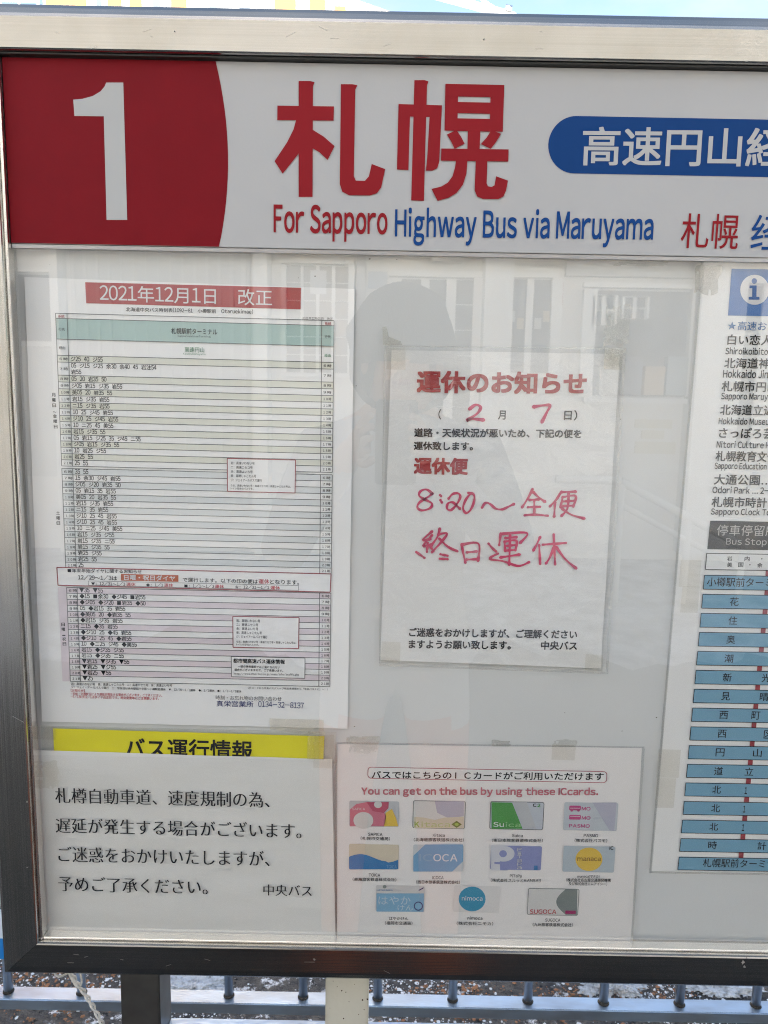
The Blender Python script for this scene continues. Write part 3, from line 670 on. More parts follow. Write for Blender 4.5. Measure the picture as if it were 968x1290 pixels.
# new-year notice strip
nb = pxflat('notice_strip', ((71.8, 714.8), (417.3, 723), (416.2, 746), (73.3, 737.3)), Y4, W_CELL, tt)
Y5, Y6 = Y4-.0003, Y4-.0005
outline_box('strip_border', ((71.8, 714.8), (417.3, 723), (416.2, 746), (73.3, 737.3)), Y5, ink('dull_red', (.32, .04, .05)), nb, 1.2)
text('■年末年始ダイヤに関するお知らせ', (85.5, 721.2), (179, 722.6), 5.0, Y5, K, nb, bold=.008)
text('12/29～1/3は', (98.5, 730.4), (147.5, 731.5), 6.6, Y5, K, nb, bold=.016)
pxflat('orange_tab', ((152.5, 723), (225, 724.6), (225, 733), (152.5, 731.4)), Y5, ORANGE, nb)
text('日曜・祝日ダイヤ', (156.5, 730.6), (221, 732), 6.8, Y6, WHITE, nb, bold=.02)
text('で運行します。以下の印の便は', (230.5, 733), (325, 735.5), 5.6, Y5, K, nb, bold=.008)
text('運休', (326, 735.3), (339.5, 735.6), 5.8, Y5, SOFTRED, nb, bold=.01)
text('となります。', (340.5, 735.6), (377, 736.6), 5.6, Y5, K, nb, bold=.008)
outline_box('legend_border', ((111.5, 731.8), (376.5, 737.6), (376.5, 743.6), (111.5, 737.2)), Y5, GREY, nb, .5)
for s_, a, b2, mm in (('▼：12/31～1/3', 115, 158, K), ('運休', 159.5, 171, SOFTRED), ('◆：1/1', 184, 206, K), ('運休', 207, 218.5, SOFTRED), ('■：1/1～1/3', 232.5, 270, K), ('運休', 271, 282.5, SOFTRED), ('☆：12/31～1/1', 296, 339.5, K), ('運休', 341, 353, SOFTRED)):
    ya = 737.3+(a-115)*.0235; text(s_, (a, ya), (b2, ya+(b2-a)*.02), 4.6, Y5, mm, nb, bold=.012)
# two note boxes
def note_box(x0, y0, x1, y1, dy):
    c = ((x0, y0), (x1, y0+dy), (x1-.6, y1+dy), (x0+.3, y1)); o = pxflat('note_box', c, Y4, W_CELL, tt)
    outline_box('box_border', c, Y5, ink('dull_red', (.32, .04, .05)), o, 1.0)
    k = (y1-y0)/41.0
    for j, (s_, wd) in enumerate((('岩：高速いわない号', 30), ('ニ：高速ニセコ号', 27.5), ('余：高速よいち号', 27.5), ('美：高速しゃこたん号', 32), ('ジ：ジェイアールバスで運行', 39))):
        yb = y0+7.4*k+5.3*k*j; text(s_, (x0+4.5, yb), (x0+4.5+wd, yb+wd*.02), 3.7, Y5, K, o, bold=.006)
    text('なお、高速いわない号・高速ニセコ号・高速しゃこたん号は、', (x0+4.5, y0+36*k-1), (x0+80, y0+37.6*k-1), 3.0, Y5, K, o, bold=.004)
    text('トイレ付きのバスです。', (x0+4.5, y0+39.6*k-1), (x0+33, y0+40.2*k-1), 2.8, Y5, K, o, bold=.004)
note_box(286.5, 577.5, 372.5, 619, 2.0); note_box(293.5, 776.5, 377, 815.5, 1.6)
ib = pxflat('information_box', ((291.5, 827), (384.5, 829), (384.2, 854.5), (292, 852.5)), Y4, W_CELL, tt)
outline_box('box_border', ((291.5, 827), (384.5, 829), (384.2, 854.5), (292, 852.5)), Y5, GREY, ib, .7)
text('都市間高速バス運休情報', (294, 835.2), (359, 836.6), 5.8, Y5, K, ib, bold=.022)
text('一部の携帯電話ではご覧になれない', (300, 841.2), (353, 842.4), 3.3, Y5, K, ib, bold=.008)
text('場合がございますので、ご了承願います。', (295.5, 845.3), (357, 846.5), 3.3, Y5, K, ib, bold=.008)
text('http://www.chuo-bus.co.jp/main/info/traffic.php', (295, 850.5), (377, 852), 3.5, Y5, K, ib, bold=.004)
text('岩：高速いわない号　美：高速しゃこたん号　ニ：高速ニセコ号　余：高速よいち号', (90, 863.2), (217, 865.5), 3.6, Y1, K, tt, bold=.006)
text('ジ：ジェイ・アールバスで運行　土：学休日は余市駅前十字街～小樽駅前運休　▼：12/31～1/3運休　◆：1/1運休　■：1/1～1/3運休', (90, 867), (304.5, 872.8), 3.6, Y1, K, tt, bold=.006)
text('【お知らせ】', (89.5, 871.6), (107, 872), 3.6, Y1, SOFTRED, tt, bold=.008)
text('・天候・交通状況により遅延が発生する場合がございます。ご了承ください。', (89.5, 875.8), (204.5, 878), 3.7, Y1, SOFTRED, tt, bold=.008)
text('・4／1及び12／1はダイヤ改正日です。時刻変更等にご注意願います。', (89.5, 879.4), (200.5, 882), 3.7, Y1, SOFTRED, tt, bold=.008)
text('QRコードから中央バスグループ時刻表検索から「中央バスナビ」へ！！', (312.5, 868.2), (413, 870.2), 3.0, Y1, K, tt, bold=.004)
text('時刻・お忘れ物のお問い合わせ', (272, 881.5), (355, 883.3), 5.6, Y1, ink('dark', (.05, .05, .06)), tt)
text('真栄営業所', (273, 890), (319.5, 891), 7.6, Y1, NAVY, tt, bold=.006)
text('0134-32-8137', (325.5, 890.5), (383, 892.6), 7.4, Y1, NAVY, tt, bold=.002)

GOTHIC[0] = False
# =================================================================== CANCELLATION NOTICE
NY = .0046
cn = thing('cancellation_notice', 'A4 cancellation notice handwritten in red marker inside a clear sleeve', 'notice', (.12, NY, CAM_H-.13))
sheet('sheet', ((493.5, 441), (781, 446), (757, 842), (479.5, 831.5)), NY, M_PAPER, cn, amp=.0005, seed=4)
A1 = NY-.0007
text('運休のお知らせ', (525, 495), (738.5, 497.5), 28.5, A1, NOTE_RED, cn, bold=.040)
text('(', (552.5, 528.5), (556, 528.5), 13, A1, K, cn, bold=.006); text('月', (627.5, 528.5), (637, 528.7), 11.5, A1, K, cn, bold=.018)
text('日)', (710.5, 529.3), (727, 529.8), 13, A1, K, cn, bold=.018)
text('道路・天候状況が悪いため、下記の便を', (522, 550.5), (732.5, 552), 11.2, A1, K, cn, bold=.028)
text('運休致します。', (521.5, 567), (596, 567.6), 11, A1, K, cn, bold=.028)
text('運休便', (521.5, 597.5), (589.5, 598.5), 21.5, A1, NOTE_RED, cn, bold=.042)
text('ご迷惑をおかけしますが、ご理解ください', (515.5, 802), (727, 805), 11.2, A1, K, cn, bold=.026)
text('ますようお願い致します。', (515, 817), (643.5, 818.5), 11.2, A1, K, cn, bold=.026)
text('中央バス', (681.5, 818.5), (727, 819.3), 11.2, A1, K, cn, bold=.026)
c1 = lambda p: (500+p[0]/3.723, 600+p[1]/3.723); c2 = lambda p: (440+p[0]/2.305, 320+p[1]/2.305)
ribbon([[(350, 450), (368, 438), (382, 446), (370, 465), (342, 483), (360, 479), (391, 482)], [(535, 444), (560, 440), (583, 440), (574, 460), (560, 488)]], A1, PINK, cn, 3.5, conv=c2)
ribbon([[(168, 82), (140, 62), (112, 70), (106, 92), (135, 110), (165, 128), (156, 150), (118, 160), (97, 146), (108, 122), (148, 96), (166, 82)],
        [(203, 88), (208, 93)], [(205, 112), (212, 123)],
        [(243, 105), (262, 84), (288, 80), (298, 98), (282, 130), (256, 158), (237, 152), (240, 128), (262, 122), (282, 138), (297, 152)],
        [(348, 80), (325, 108), (311, 148), (325, 172), (348, 155), (364, 112), (360, 84), (336, 78)],
        [(400, 147), (416, 125), (438, 130), (465, 152), (495, 155), (525, 142), (550, 130)],
        [(637, 60), (618, 98), (588, 146)], [(640, 74), (665, 98), (696, 120)], [(622, 111), (668, 108)], [(645, 112), (645, 180)], [(615, 145), (672, 143)], [(600, 183), (650, 180), (708, 185)],
        [(767, 80), (746, 112), (718, 141)], [(742, 120), (738, 190)], [(770, 74), (840, 72)], [(778, 97), (768, 145)], [(778, 98), (838, 92), (828, 142)], [(778, 118), (830, 115)], [(770, 140), (828, 137)],
        [(806, 78), (800, 150), (772, 186)], [(774, 150), (818, 180), (880, 198)],
        [(166, 258), (122, 298), (158, 294)], [(166, 276), (124, 326), (166, 318)], [(145, 312), (142, 354)], [(92, 355), (130, 382)], [(160, 332), (172, 350)],
        [(202, 245), (190, 285), (158, 330)], [(195, 272), (236, 268), (205, 312), (165, 356)], [(200, 292), (240, 330), (284, 351)], [(205, 365), (238, 372)], [(202, 386), (238, 388)],
        [(304, 318), (312, 360), (322, 405)], [(304, 320), (383, 315), (381, 396)], [(328, 356), (376, 352)], [(326, 390), (380, 388)],
        [(430, 315), (450, 338), (466, 352)], [(474, 362), (436, 386), (500, 398), (570, 420), (620, 402)], [(487, 268), (480, 322)], [(487, 270), (610, 265), (578, 312)], [(508, 289), (562, 285)],
        [(505, 305), (508, 350)], [(505, 306), (560, 301), (556, 346)], [(508, 326), (556, 322)], [(508, 348), (556, 344)], [(531, 276), (527, 414)], [(485, 380), (576, 366)],
        [(672, 284), (655, 320), (640, 347)], [(667, 322), (672, 410)], [(684, 320), (792, 312)], [(735, 272), (742, 412)], [(735, 332), (718, 378), (699, 408)], [(746, 330), (790, 388), (841, 431)]], A1, PINK, cn, 2.9, conv=c1)
# clear sleeve (open at the top) with its welded edge, plus tape
sheet('sleeve', ((488, 435.5), (789, 439), (766.5, 849), (478, 839)), NY-.0014, M_SLEEVE, cn, amp=.0009, seed=11, nx=110, nz=150, creases=[
    ([(702, 702), (694, 732), (672, 760), (640, 775)], .0014, .0020), ([(748, 690), (736, 728), (708, 762), (655, 792)], .0013, .0024), ([(728, 706), (716, 742), (700, 758)], .0011, .0016),
    ([(500, 452), (560, 459), (640, 462), (700, 452)], .0010, .0028), ([(735, 470), (760, 520), (772, 590)], .0009, .0030), ([(545, 800), (600, 781), (660, 800)], .0011, .0022), ([(650, 470), (668, 500)], .0010, .0014), ([(757, 845), (763, 700), (772, 560)], .0008, .0018)])
M_WELD = film('weld', .12, (.95, .95, .94), .25, .10, (.8, .8, .78))
pxflat('sleeve_edge', ((785.5, 439), (789, 439), (766.5, 849), (763, 849)), NY-.0027, M_WELD, cn)
pxflat('sleeve_edge', ((478.3, 836.5), (763, 846.3), (763, 849), (478, 839.3)), NY-.0027, M_WELD, cn)
pxflat('sleeve_edge', ((486.5, 435), (789, 438.2), (789, 440), (486.5, 437)), NY-.0027, M_WELD, cn)
pxflat('sleeve_edge', ((484.2, 435), (486.3, 435), (479.5, 836), (477.4, 836)), NY-.0027, M_WELD, cn)
pxflat('tape', ((762, 440), (786, 440.4), (784.5, 466), (761, 465)), NY-.0032, M_TAPE, cn)
crumpled('tape', 775, 446, 26, 14, NY-.0036, M_OLDTAPE, cn, 12)
crumpled('tape', 778, 411, 30, 46, NY-.0014, M_OLDTAPE, cn, 21, 12, .002)
pxflat('tape', ((482, 412), (487, 411), (490, 424), (505, 430), (507, 435), (483, 434.5)), NY-.0010, film('clear_tape', .12, (.95, .94, .90), .15, .22, (.7, .7, .62)), cn)
pxflat('tape', ((487, 438), (511, 438.5), (511, 466), (487, 465)), NY-.0032, film('faint_tape', .04, (.99, .975, .945), .2, .06, (.84, .79, .68)), cn)
pxflat('tape', ((738, 824), (760, 825), (759, 846), (737, 845)), NY-.0032, MATS['faint_tape'], cn)
pxflat('tape', ((481, 808), (505, 809), (504, 836), (480, 835)), NY-.0032, MATS['faint_tape'], cn)

# =================================================================== BUS OPERATION NOTE (lower left)
bn = thing('service_note', 'delay notice sheet under a yellow heading strip in the lower left corner of the board', 'notice', (-.24, .005, CAM_H-.42))
sheet('backing_sheet', ((52, 914), (424, 922), (423, 962), (53, 955)), .0064, film('note_sleeve', .05, (.97, .97, .95), .1, .10, (.7, .7, .66), bump=.3), bn, amp=.0002)
ys_ = sheet('heading_strip', ((67, 917.5), (409, 927.5), (407.5, 958), (68.5, 950.5)), .0052, M_YELLOW, bn, amp=.0003, seed=6)
text('バス運行情報', (158, 955.5), (318.5, 959.5), 26.5, .0046, K, bn, bold=.018)
sheet('sheet', ((46.5, 945), (418.5, 956.5), (423, 1190), (58, 1190)), .0040, M_PAPER2, bn, amp=.0013, seed=8, nx=40, nz=60, zf=46)
BY = .0024
for s_, p0, p1, h in (('札樽自動車道、速度規制の為、', (70, 1011.5), (340, 1017.5), 18.5), ('遅延が発生する場合がございます。', (70.5, 1049), (380, 1056.5), 18.5), ('ご迷惑をおかけいたしますが、', (74, 1085.5), (340, 1091.5), 18.5), ('予めご了承ください。', (74, 1122.5), (262, 1127), 18)):
    text(s_, p0, p1, h+.6, BY, K, bn, mincho=.013)
text('中央バス', (332, 1128), (393, 1129.5), 14, BY, K, bn, mincho=.012)
sheet('sleeve', ((43, 951), (424, 958), (427, 1190), (56, 1190)), .0012, M_SLEEVE2, bn, amp=.0003, seed=13, nx=90, nz=70, creases=[([(95, 1178), (180, 1150), (330, 1162)], .0007, .0030), ([(60, 1120), (150, 1140), (230, 1133)], .0006, .0026), ([(330, 1100), (400, 1085)], .0006, .0026), ([(48, 955), (66, 985), (58, 1010)], .0008, .0016)])
pxflat('tape', ((388, 921), (410, 921.6), (409, 957), (387, 956.4)), .0005, M_TAPE, bn)
pxflat('tape', ((396, 925), (421, 926), (420, 968), (395, 967)), .0002, MATS['faint_tape'], bn)
pxflat('tape', ((45, 915), (70, 916), (70, 932), (46, 931)), .0030, MATS['faint_tape'], bn)
pxflat('tape', ((340, 905), (408, 907), (408, 922), (390, 926), (340, 919)), .0034, film('beige_tape', .05, (.985, .965, .92), .25, .18, (.80, .72, .60)), bn)
crumpled('tape', 62, 975, 26, 40, .0006, MATS['faint_tape'], bn, 31)

# =================================================================== IC CARD POSTER
ic = thing('card_poster', 'laminated poster of eleven coloured transit card pictures at the bottom of the board', 'poster', (.1, .005, CAM_H-.43))
IY = .0050
sheet('sheet', ((425.5, 937.5), (809, 942.5), (795, 1192), (425, 1188)), IY, M_PAPER3, ic, amp=.0005, seed=17)
I1, I2, I3, I4 = IY-.0007, IY-.0009, IY-.0011, IY-.0013
tb = flat('title_frame', rrect(463.5, 966, 764.5, 986.5, .0035, I1), I1, ink('frame_pink', (.42, .08, .12)), ic)
flat('title_field', rrect(464.3, 966.8, 763.7, 985.7, .003, I2), I2, mat('poster_white', (.84, .83, .81), .6), ic)
text('バスではこちらのＩＣカードがご利用いただけます', (468.5, 980.8), (760.5, 983.2), 9.8, I3, K, ic, bold=.016)
text('You can get on the bus by using these ICcards.', (455.5, 1003.8), (753.5, 1004.6), 12.4, I1, ink('title_outline', (.42, .03, .07)), ic, bold=.030)
text('You can get on the bus by using these ICcards.', (456, 1003.4), (753, 1004.2), 11.6, I2, ink('title_fill', (.66, .20, .24)), ic, bold=.006)
def card(x0, y0, x1, y1, m, border=None):
    if border:
        o = flat('card_picture', rrect(x0-.8, y0-.8, x1+.8, y1+.8, .002, I1), I1, border, ic); flat('card_face', rrect(x0, y0, x1, y1, .0016, I2), I2, m, o); return o
    return flat('card_picture', rrect(x0, y0, x1, y1, .0016, I2), I2, m, ic)
def poly(par, pts, m, nm='colour_patch', Y=I3): return pxflat(nm, pts, Y, m, par)
def disc(par, cx, cy, rx, ry, m, Y=I3, a0=0, a1=360, nm='colour_patch'):
    return pxflat(nm, [(cx+rx*math.cos(rad(a0+(a1-a0)*k/28)), cy-ry*math.sin(rad(a0+(a1-a0)*k/28))) for k in range(28 if a1-a0 >= 360 else 29)], Y, m, par)
def cap(s1, s2, cx, y1, y2, w1, w2):
    text(s1, (cx-w1/2, y1), (cx+w1/2, y1+.2), 4.0, I1, K, ic, bold=.008)
    text(s2, (cx-w2/2, y2), (cx+w2/2, y2+.5), 4.6, I1, K, ic, bold=.008)
PG = ink('card_silver', (.52, .53, .55)); PS = ink('card_pale', (.66, .64, .62)); PP = ink('card_rose', (.62, .17, .24)); PP2 = ink('card_rose_dark', (.50, .08, .14)); PY = ink('card_yellow', (.75, .50, .07))
PB = ink('card_blue', (.02, .19, .45)); PLB = ink('card_light_blue', (.16, .37, .58)); PGN = ink('card_green', (.06, .30, .06)); PLG = ink('card_lime', (.38, .50, .10)); PV = ink('card_violet', (.25, .28, .52)); SAND = ink('card_sand', (.66, .58, .45)); TE = ink('card_teal', (.02, .28, .45)); LAVG = ink('card_lav', (.45, .45, .54)); GG = ink('card_grey', (.20, .23, .22))
PW = ink('card_white', (.74, .74, .74))
# row 1
c = card(440.5, 1008.5, 502.5, 1042, PG)
poly(c, ((441, 1041), (441, 1020), (449, 1013), (462, 1010.5), (478, 1014), (487, 1028), (484, 1041)), PP)
poly(c, ((462, 1010.5), (490, 1010.3), (489.5, 1018), (484, 1024), (470, 1022)), PP2, Y=I4); disc(c, 458, 1033.5, 12.5, 10.5, PS, I4-.0002)
disc(c, 476.5, 1013.5, 5, 4.5, PS, I4-.0002); poly(c, ((486, 1024), (494, 1019), (499, 1030), (502, 1041), (484, 1041)), PY); text('SAPICA', (444, 1020.5), (460, 1020.7), 3, I4-.0002, PS, c)
cap('SAPICA', '（札幌市交通局）', 473, 1053, 1058.4, 18, 37)
c = card(521.5, 1009, 585, 1043.8, ink('card_whitish', (.66, .66, .64)), GG)
poly(c, ((548, 1009.5), (584.5, 1009.5), (584.5, 1028), (566, 1031), (551, 1024)), LAVG); poly(c, ((522, 1043.3), (522, 1029), (535, 1030), (548, 1033), (560, 1030), (584.5, 1029), (584.5, 1043.3)), SAND, Y=I4)
text('K', (522.5, 1042), (528.5, 1042), 7, I4-.0002, PLG, c, bold=.02); text('itaca', (531, 1042), (567, 1042.2), 7, I4-.0002, ink('card_khaki', (.5, .56, .25)), c, bold=.004)
poly(c, ((569, 1038.5), (575.5, 1034), (582, 1038.5), (575.5, 1043)), ink('card_olive', (.16, .20, .04)), Y=I4-.0002); disc(c, 575.5, 1038.5, 2.6, 1.8, PLG, I4-.0004)
cap('Kitaca', '（北海道旅客鉄道株式会社）', 553, 1054, 1060, 15, 63)
c = card(619, 1010, 683.5, 1045, ink('card_pale_blue', (.52, .56, .62)), GREY)
poly(c, ((619.5, 1010.5), (645.5, 1011.3), (658.5, 1044), (619.5, 1044)), PGN); poly(c, ((646.5, 1010.5), (664, 1010.5), (676, 1044.5), (659.5, 1044.5)), PG)
text('Su', (621.5, 1041.5), (635, 1041.7), 6, I4, PW, c, bold=.01); text('ica', (637, 1041.7), (656, 1042), 6, I4, ink('card_mint', (.28, .55, .24)), c, bold=.01)
text('C', (671.5, 1016.5), (676, 1016.6), 4.2, I4, K, c, bold=.03); text('2', (677, 1016.6), (681, 1016.7), 4.2, I4, PGN, c, bold=.03)
cap('Suica', '（東日本旅客鉄道株式会社）', 652, 1054.5, 1060.8, 13.5, 64)
c = card(711.5, 1010.5, 777, 1047, ink('card_mist', (.52, .56, .60)))
poly(c, ((746.5, 1011), (777, 1011), (774, 1046.5), (768, 1046)), LAVG)
for k_, (s_, yy) in enumerate((('MO', 1021), ('MO', 1032.6))):
    flat('bus_symbol', rrect(717.5, yy-6.2, 731.8, yy, .0012, I3), I3, MAGENTA, c); text(s_, (733, yy), (744, yy+.1), 4.4, I3, MAGENTA, c, bold=.02)
disc(c, 720.5, 1021, 1.7, 1.5, MAGENTA, I3); disc(c, 729, 1021, 1.7, 1.5, MAGENTA, I3); lines('window_stripe', [((718.5, 1018), (731, 1018.1)), ((718.5, 1028.3), (731, 1028.4))], I4, PW, c, .7)
text('PASMO', (717, 1042.5), (743, 1042.8), 4.4, I3, MAGENTA, c, bold=.02)
cap('PASMO', '（株式会社パスモ）', 744.5, 1054.6, 1061, 18, 41)
# row 2
c = card(440, 1063, 502, 1095.3, SAND); w_ = [(440+62*k/24, 1080.5-4.5*math.sin(.25+6.3*k/24*.92)+(1.5 if k > 18 else 0)) for k in range(25)]
poly(c, w_+[(502, 1094.5), (500, 1095.2), (441, 1095.2), (440, 1094)], PB); text('TOICA', (487, 1094), (500, 1094.1), 4.2, I4, PLB, c)
cap('TOICA', '（東海旅客鉄道株式会社）', 472, 1104.3, 1110, 14.5, 55)
c = card(521, 1063.8, 583.5, 1098, ink('card_ice', (.58, .62, .64)))
poly(c, ((521, 1078), (536, 1063.8), (583.5, 1063.8), (583.5, 1085), (570, 1098), (521, 1098)), PLB); text('IC', (528.5, 1084.8), (545, 1085), 9.0, I4, ink('card_dim_blue', (.24, .42, .58)), c, bold=.01); text('OCA', (546, 1085), (576.5, 1085.3), 9.2, I4, PW, c, bold=.01)
cap('ICOCA', '（西日本旅客鉄道株式会社）', 552, 1107.5, 1113.3, 14, 55)
c = card(619, 1065, 681.5, 1096.5, PV); poly(c, ((619, 1065), (636, 1065), (630, 1080), (630, 1096.5), (619, 1096.5)), ink('card_pearl', (.62, .63, .68)))
disc(c, 634.5, 1075.5, 14, 10, ink('card_pearl', (.62, .63, .68)), I3-.0001); disc(c, 634, 1075.5, 4.8, 4.4, PV, I4); poly(c, ((623, 1086), (638, 1086), (640, 1096.4), (630, 1096.4), (630, 1089), (623, 1088)), PV, Y=I4)
for j, ch in enumerate('PiTaPa'): text(ch, (651.5, 1072+j*4.6), (657.5, 1072+j*4.6), 3.8, I4, PG, c, bold=.01)
poly(c, ((673, 1090.5), (677.5, 1090.5), (677.5, 1096), (673, 1096)), PB, Y=I4)
cap('PiTaPa', '（株式会社スルッとKANSAI）', 650, 1105.3, 1111.2, 15, 63)
c = card(710.5, 1065.5, 773.5, 1099.3, ink('card_cloud', (.46, .53, .58))); disc(c, 742.2, 1082.5, 17, 14.8, PY, I3)
text('manaca', (727.5, 1084.6), (757, 1084.8), 4.4, I4, ink('card_brown', (.28, .16, .03)), c, bold=.015); text('IC', (768, 1070.5), (773, 1070.6), 4.5, I4, K, c, bold=.03)
cap('manaca(マナカ)', '（株式会社名古屋交通開発機構', 741.5, 1106, 1110.8, 28, 56); text('及び株式会社エムアイシー）', (716.5, 1115.3), (765, 1115.8), 4.2, I1, K, ic, bold=.008)
# row 3
c = card(474, 1115, 534.5, 1149, ink('card_offwhite', (.64, .62, .61))); poly(c, ((474.5, 1125.5), (534.3, 1125.5), (533.8, 1148.6), (474.5, 1148.4)), ink('card_sky', (.20, .42, .60)))
text('はやか', (477, 1139.5), (517.5, 1139.7), 10.5, I4, ink('card_pale_sky', (.52, .62, .70)), c, bold=-.004); text('けん', (501, 1147), (520.5, 1147.2), 7, I4, ink('card_pale_sky', (.52, .62, .70)), c, bold=-.004)
text('HAYAKAKEN', (475, 1122.3), (494.5, 1122.4), 2.0, I3, PB, c, bold=.01); disc(c, 484.8, 1117, 2.4, 2.2, GG, I3)
poly(c, ((527, 1121.5), (534, 1117.5), (533.5, 1119.5), (528.5, 1122)), NAVY); disc(c, 527.3, 1141.5, 5.8, 5.8, NAVY, I4, nm='round_emblem'); disc(c, 527.3, 1141.5, 4.4, 4.4, ink('card_sky', (.20, .42, .60)), I4-.0002, nm='round_emblem')
cap('はやかけん', '（福岡市交通局）', 502.5, 1159, 1165, 24, 34.5)
c = card(572.5, 1115.5, 629, 1150, ink('card_blank', (.74, .72, .705))); disc(c, 595, 1132.5, 17, 15.6, TE, I3); text('nimoca', (582, 1134.3), (608, 1134.6), 5.6, I4, PW, c, bold=.004)
cap('nimoca', '（株式会社ニモカ）', 598.5, 1158.5, 1165.5, 19, 46)
c = card(666.5, 1119.5, 727.5, 1153, ink('card_warm', (.66, .65, .63)), ink('card_rim', (.26, .28, .27)))
poly(c, [(727.5, 1120), (727, 1152.5), (713, 1152.5)]+[(713-12*math.sin(rad(180*k/14)), 1152.5-32.5*k/14) for k in range(1, 14)]+[(713, 1120)], GG)
text('SUGOCA', (667.5, 1151.2), (701, 1151.4), 5.6, I4, SOFTRED, c, bold=.012); flat('magenta_tab', rrect(712.5, 1147, 725.5, 1151.5, .0008, I4), I4, ink('card_magenta', (.34, .02, .12)), c)
cap('SUGOCA', '（九州旅客鉄道株式会社）', 696.5, 1161, 1167, 19, 50.5)
sheet('laminate', ((423, 935), (812.5, 941), (797.5, 1192), (423, 1188)), .0030, M_SLEEVE2, ic, amp=.0006, seed=23)
pxflat('laminate_edge', ((809, 942), (812.5, 943), (797.5, 1191), (794.5, 1191)), .0024, M_WELD, ic)
pxflat('laminate_edge', ((423, 934.5), (812, 940.5), (812, 942.4), (423, 936.6)), .0024, M_WELD, ic)
pxflat('laminate_edge', ((422, 937), (424.6, 937), (424.6, 1187), (422, 1187)), .0024, M_WELD, ic)
pxflat('tape', ((696, 938), (726, 938.5), (724, 958), (695, 957)), .0018, MATS['faint_tape'], ic)
crumpled('tape', 458, 938, 40, 22, .0016, M_OLDTAPE, ic, 41)

# =================================================================== ROUTE INFORMATION SHEET (right)
rt = thing('route_sheet', 'tall route sheet with blue information square and blue stop bars on a red line', 'route sheet', (.42, .006, CAM_H-.1))
RY = .0062
xright = Q(1290, 700, RY)[0]
def xe_at(y): return 886.5-(y-325)*.0862
def to_right(y, x): return y+(x-870)*.0165
sheet('sheet', ((886.5, 327), (1330, 334), (1262, 1105), (820.5, 1097.5)), RY, M_PAPER, rt, amp=.0003, seed=31)
T1, T2, T3 = RY-.0006, RY-.0009, RY-.0012
ibx = pxflat('information_square', ((922, 338.5), (983, 339.5), (981, 398.5), (917.3, 397.5)), T1, mat('info_blue', (.03, .16, .45), .5), rt)
disc(ibx, 951, 365, 18.2, 19, WHITE, T2, nm='white_disc'); 
disc(ibx, 950.5, 354, 3.4, 3.5, ink('info_ink', (.03, .12, .36)), T3, nm='letter_dot')
pxflat('letter_stem', ((944.5, 359.5), (953.5, 359.5), (953.2, 374), (957, 374), (957, 377.5), (943.5, 377.5), (943.5, 374), (947.8, 374), (948, 363), (944.5, 363)), T3, ink('info_ink', (.03, .12, .36)), ibx)
def rline(s, pre, x0, x1, yb, h, m, bold): text(s, (x0, yb), (x1, yb+(x1-x0)*.016), h, T1, m, rt, bold, pre=pre)
rline('★高速おたる号', '★高速お', 916.5, 965.5, 415.8, 11.2, ink('mid_blue', (.04, .16, .38)), .006)
DK = mat('ink_charcoal', (.018, .018, .018), .7, spec=.08)
for s_, pr, x0, x1, yb, e_, pe, xe0, xe1, ye in (
    ('白い恋人パーク', '白い恋', 916.3, 957.5, 434.3, 'Shiroikoibito Park', 'Shiroikoibito', 913.8, 967.5, 446.3),
    ('北海道神宮', '北海道', 912.3, 955, 463.8, 'Hokkaido Jingu', 'Hokkaido Jin', 910.8, 967.5, 475.8),
    ('札幌市円山動物園', '札幌市', 909, 951, 493, 'Sapporo Maruyama Zoo', 'Sapporo Maruy', 908.3, 967, 505.3),
    ('北海道立近代美術館', '北海道立', 907, 961, 522.6, 'Hokkaido Museum of Modern Art', 'Hokkaido Muse', 905.3, 964, 534.5),
    ('さっぽろ芸文館', 'さっぽろ', 905.5, 959, 551.5, 'Nitori Culture Hall', 'Nitori Culture', 902.8, 962, 564),
    ('札幌教育文化会館', '札幌教育', 901.3, 952.5, 581, 'Sapporo Education and Culture Hall', 'Sapporo Education', 900, 965.5, 592.8),
    ('大通公園…2-', '大通公園', 899.3, 957, 610.5, 'Odori Park … 2-', 'Odori Park', 897.5, 944.5, 621.3),
    ('札幌市時計台', '札幌市時', 896.3, 952, 638.8, 'Sapporo Clock Tower', 'Sapporo Clock', 895.5, 957, 650.5)):
    rline(s_, pr, x0, x1, yb, 13.2, DK, .016); rline(e_, pe, xe0, xe1, ye, 8.8 if not any(ch in e_ for ch in 'gpyj') else 10.6, DK, .018)
bs = pxflat('black_heading', ((895, 656), (1320, 663.5), (1317, 699), (891.3, 691.8)), T1, mat('heading_black', (.014, .014, .014), .7, spec=.1), rt)
text('停車停留所', (903, 674.5), (962.5, 675.5), 13.6, T2, ink('pale_print', (.5, .49, .47)), bs, pre='停車停留'); text('Bus Stop', (914.5, 688.3), (965.5, 689.2), 10.4, T2, ink('pale_print', (.5, .49, .47)), bs)
wb = pxflat('white_heading', ((890.5, 697), (1318, 704), (1316, 723.5), (889, 717.5)), T1, W_CELL, rt)
outline_box('heading_border', ((890.5, 697), (1318, 704), (1316, 723.5), (889, 717.5)), T2, K, wb, .9)
for s_, x, y in (('岩', 916, 706.3), ('内', 938, 706.8), ('・', 958, 705.5), ('美', 916, 714.2), ('国', 930, 714.4), ('・', 943, 713), ('余', 954, 714.9), ('市', 972, 715.2)):
    if s_ == '・': disc(wb, x+2, y-1.5, .8, .8, K, T2, nm='lettering')
    else: text(s_, (x, y), (x+6.4, y+.1), 5.9, T2, K, wb, bold=.01)
STOP_BLUE = mat('stop_bar_blue', (.17, .39, .54), .5); ROUTE_RED = mat('route_red', (.33, .025, .035), .5)
stops = ['小樽駅前ターミナル', '花', '住', '奥', '潮', '新光', '見晴', '西町', '西区', '円山', '道立', '北1', '北1', '北1', '時', '札幌駅前ターミナル']
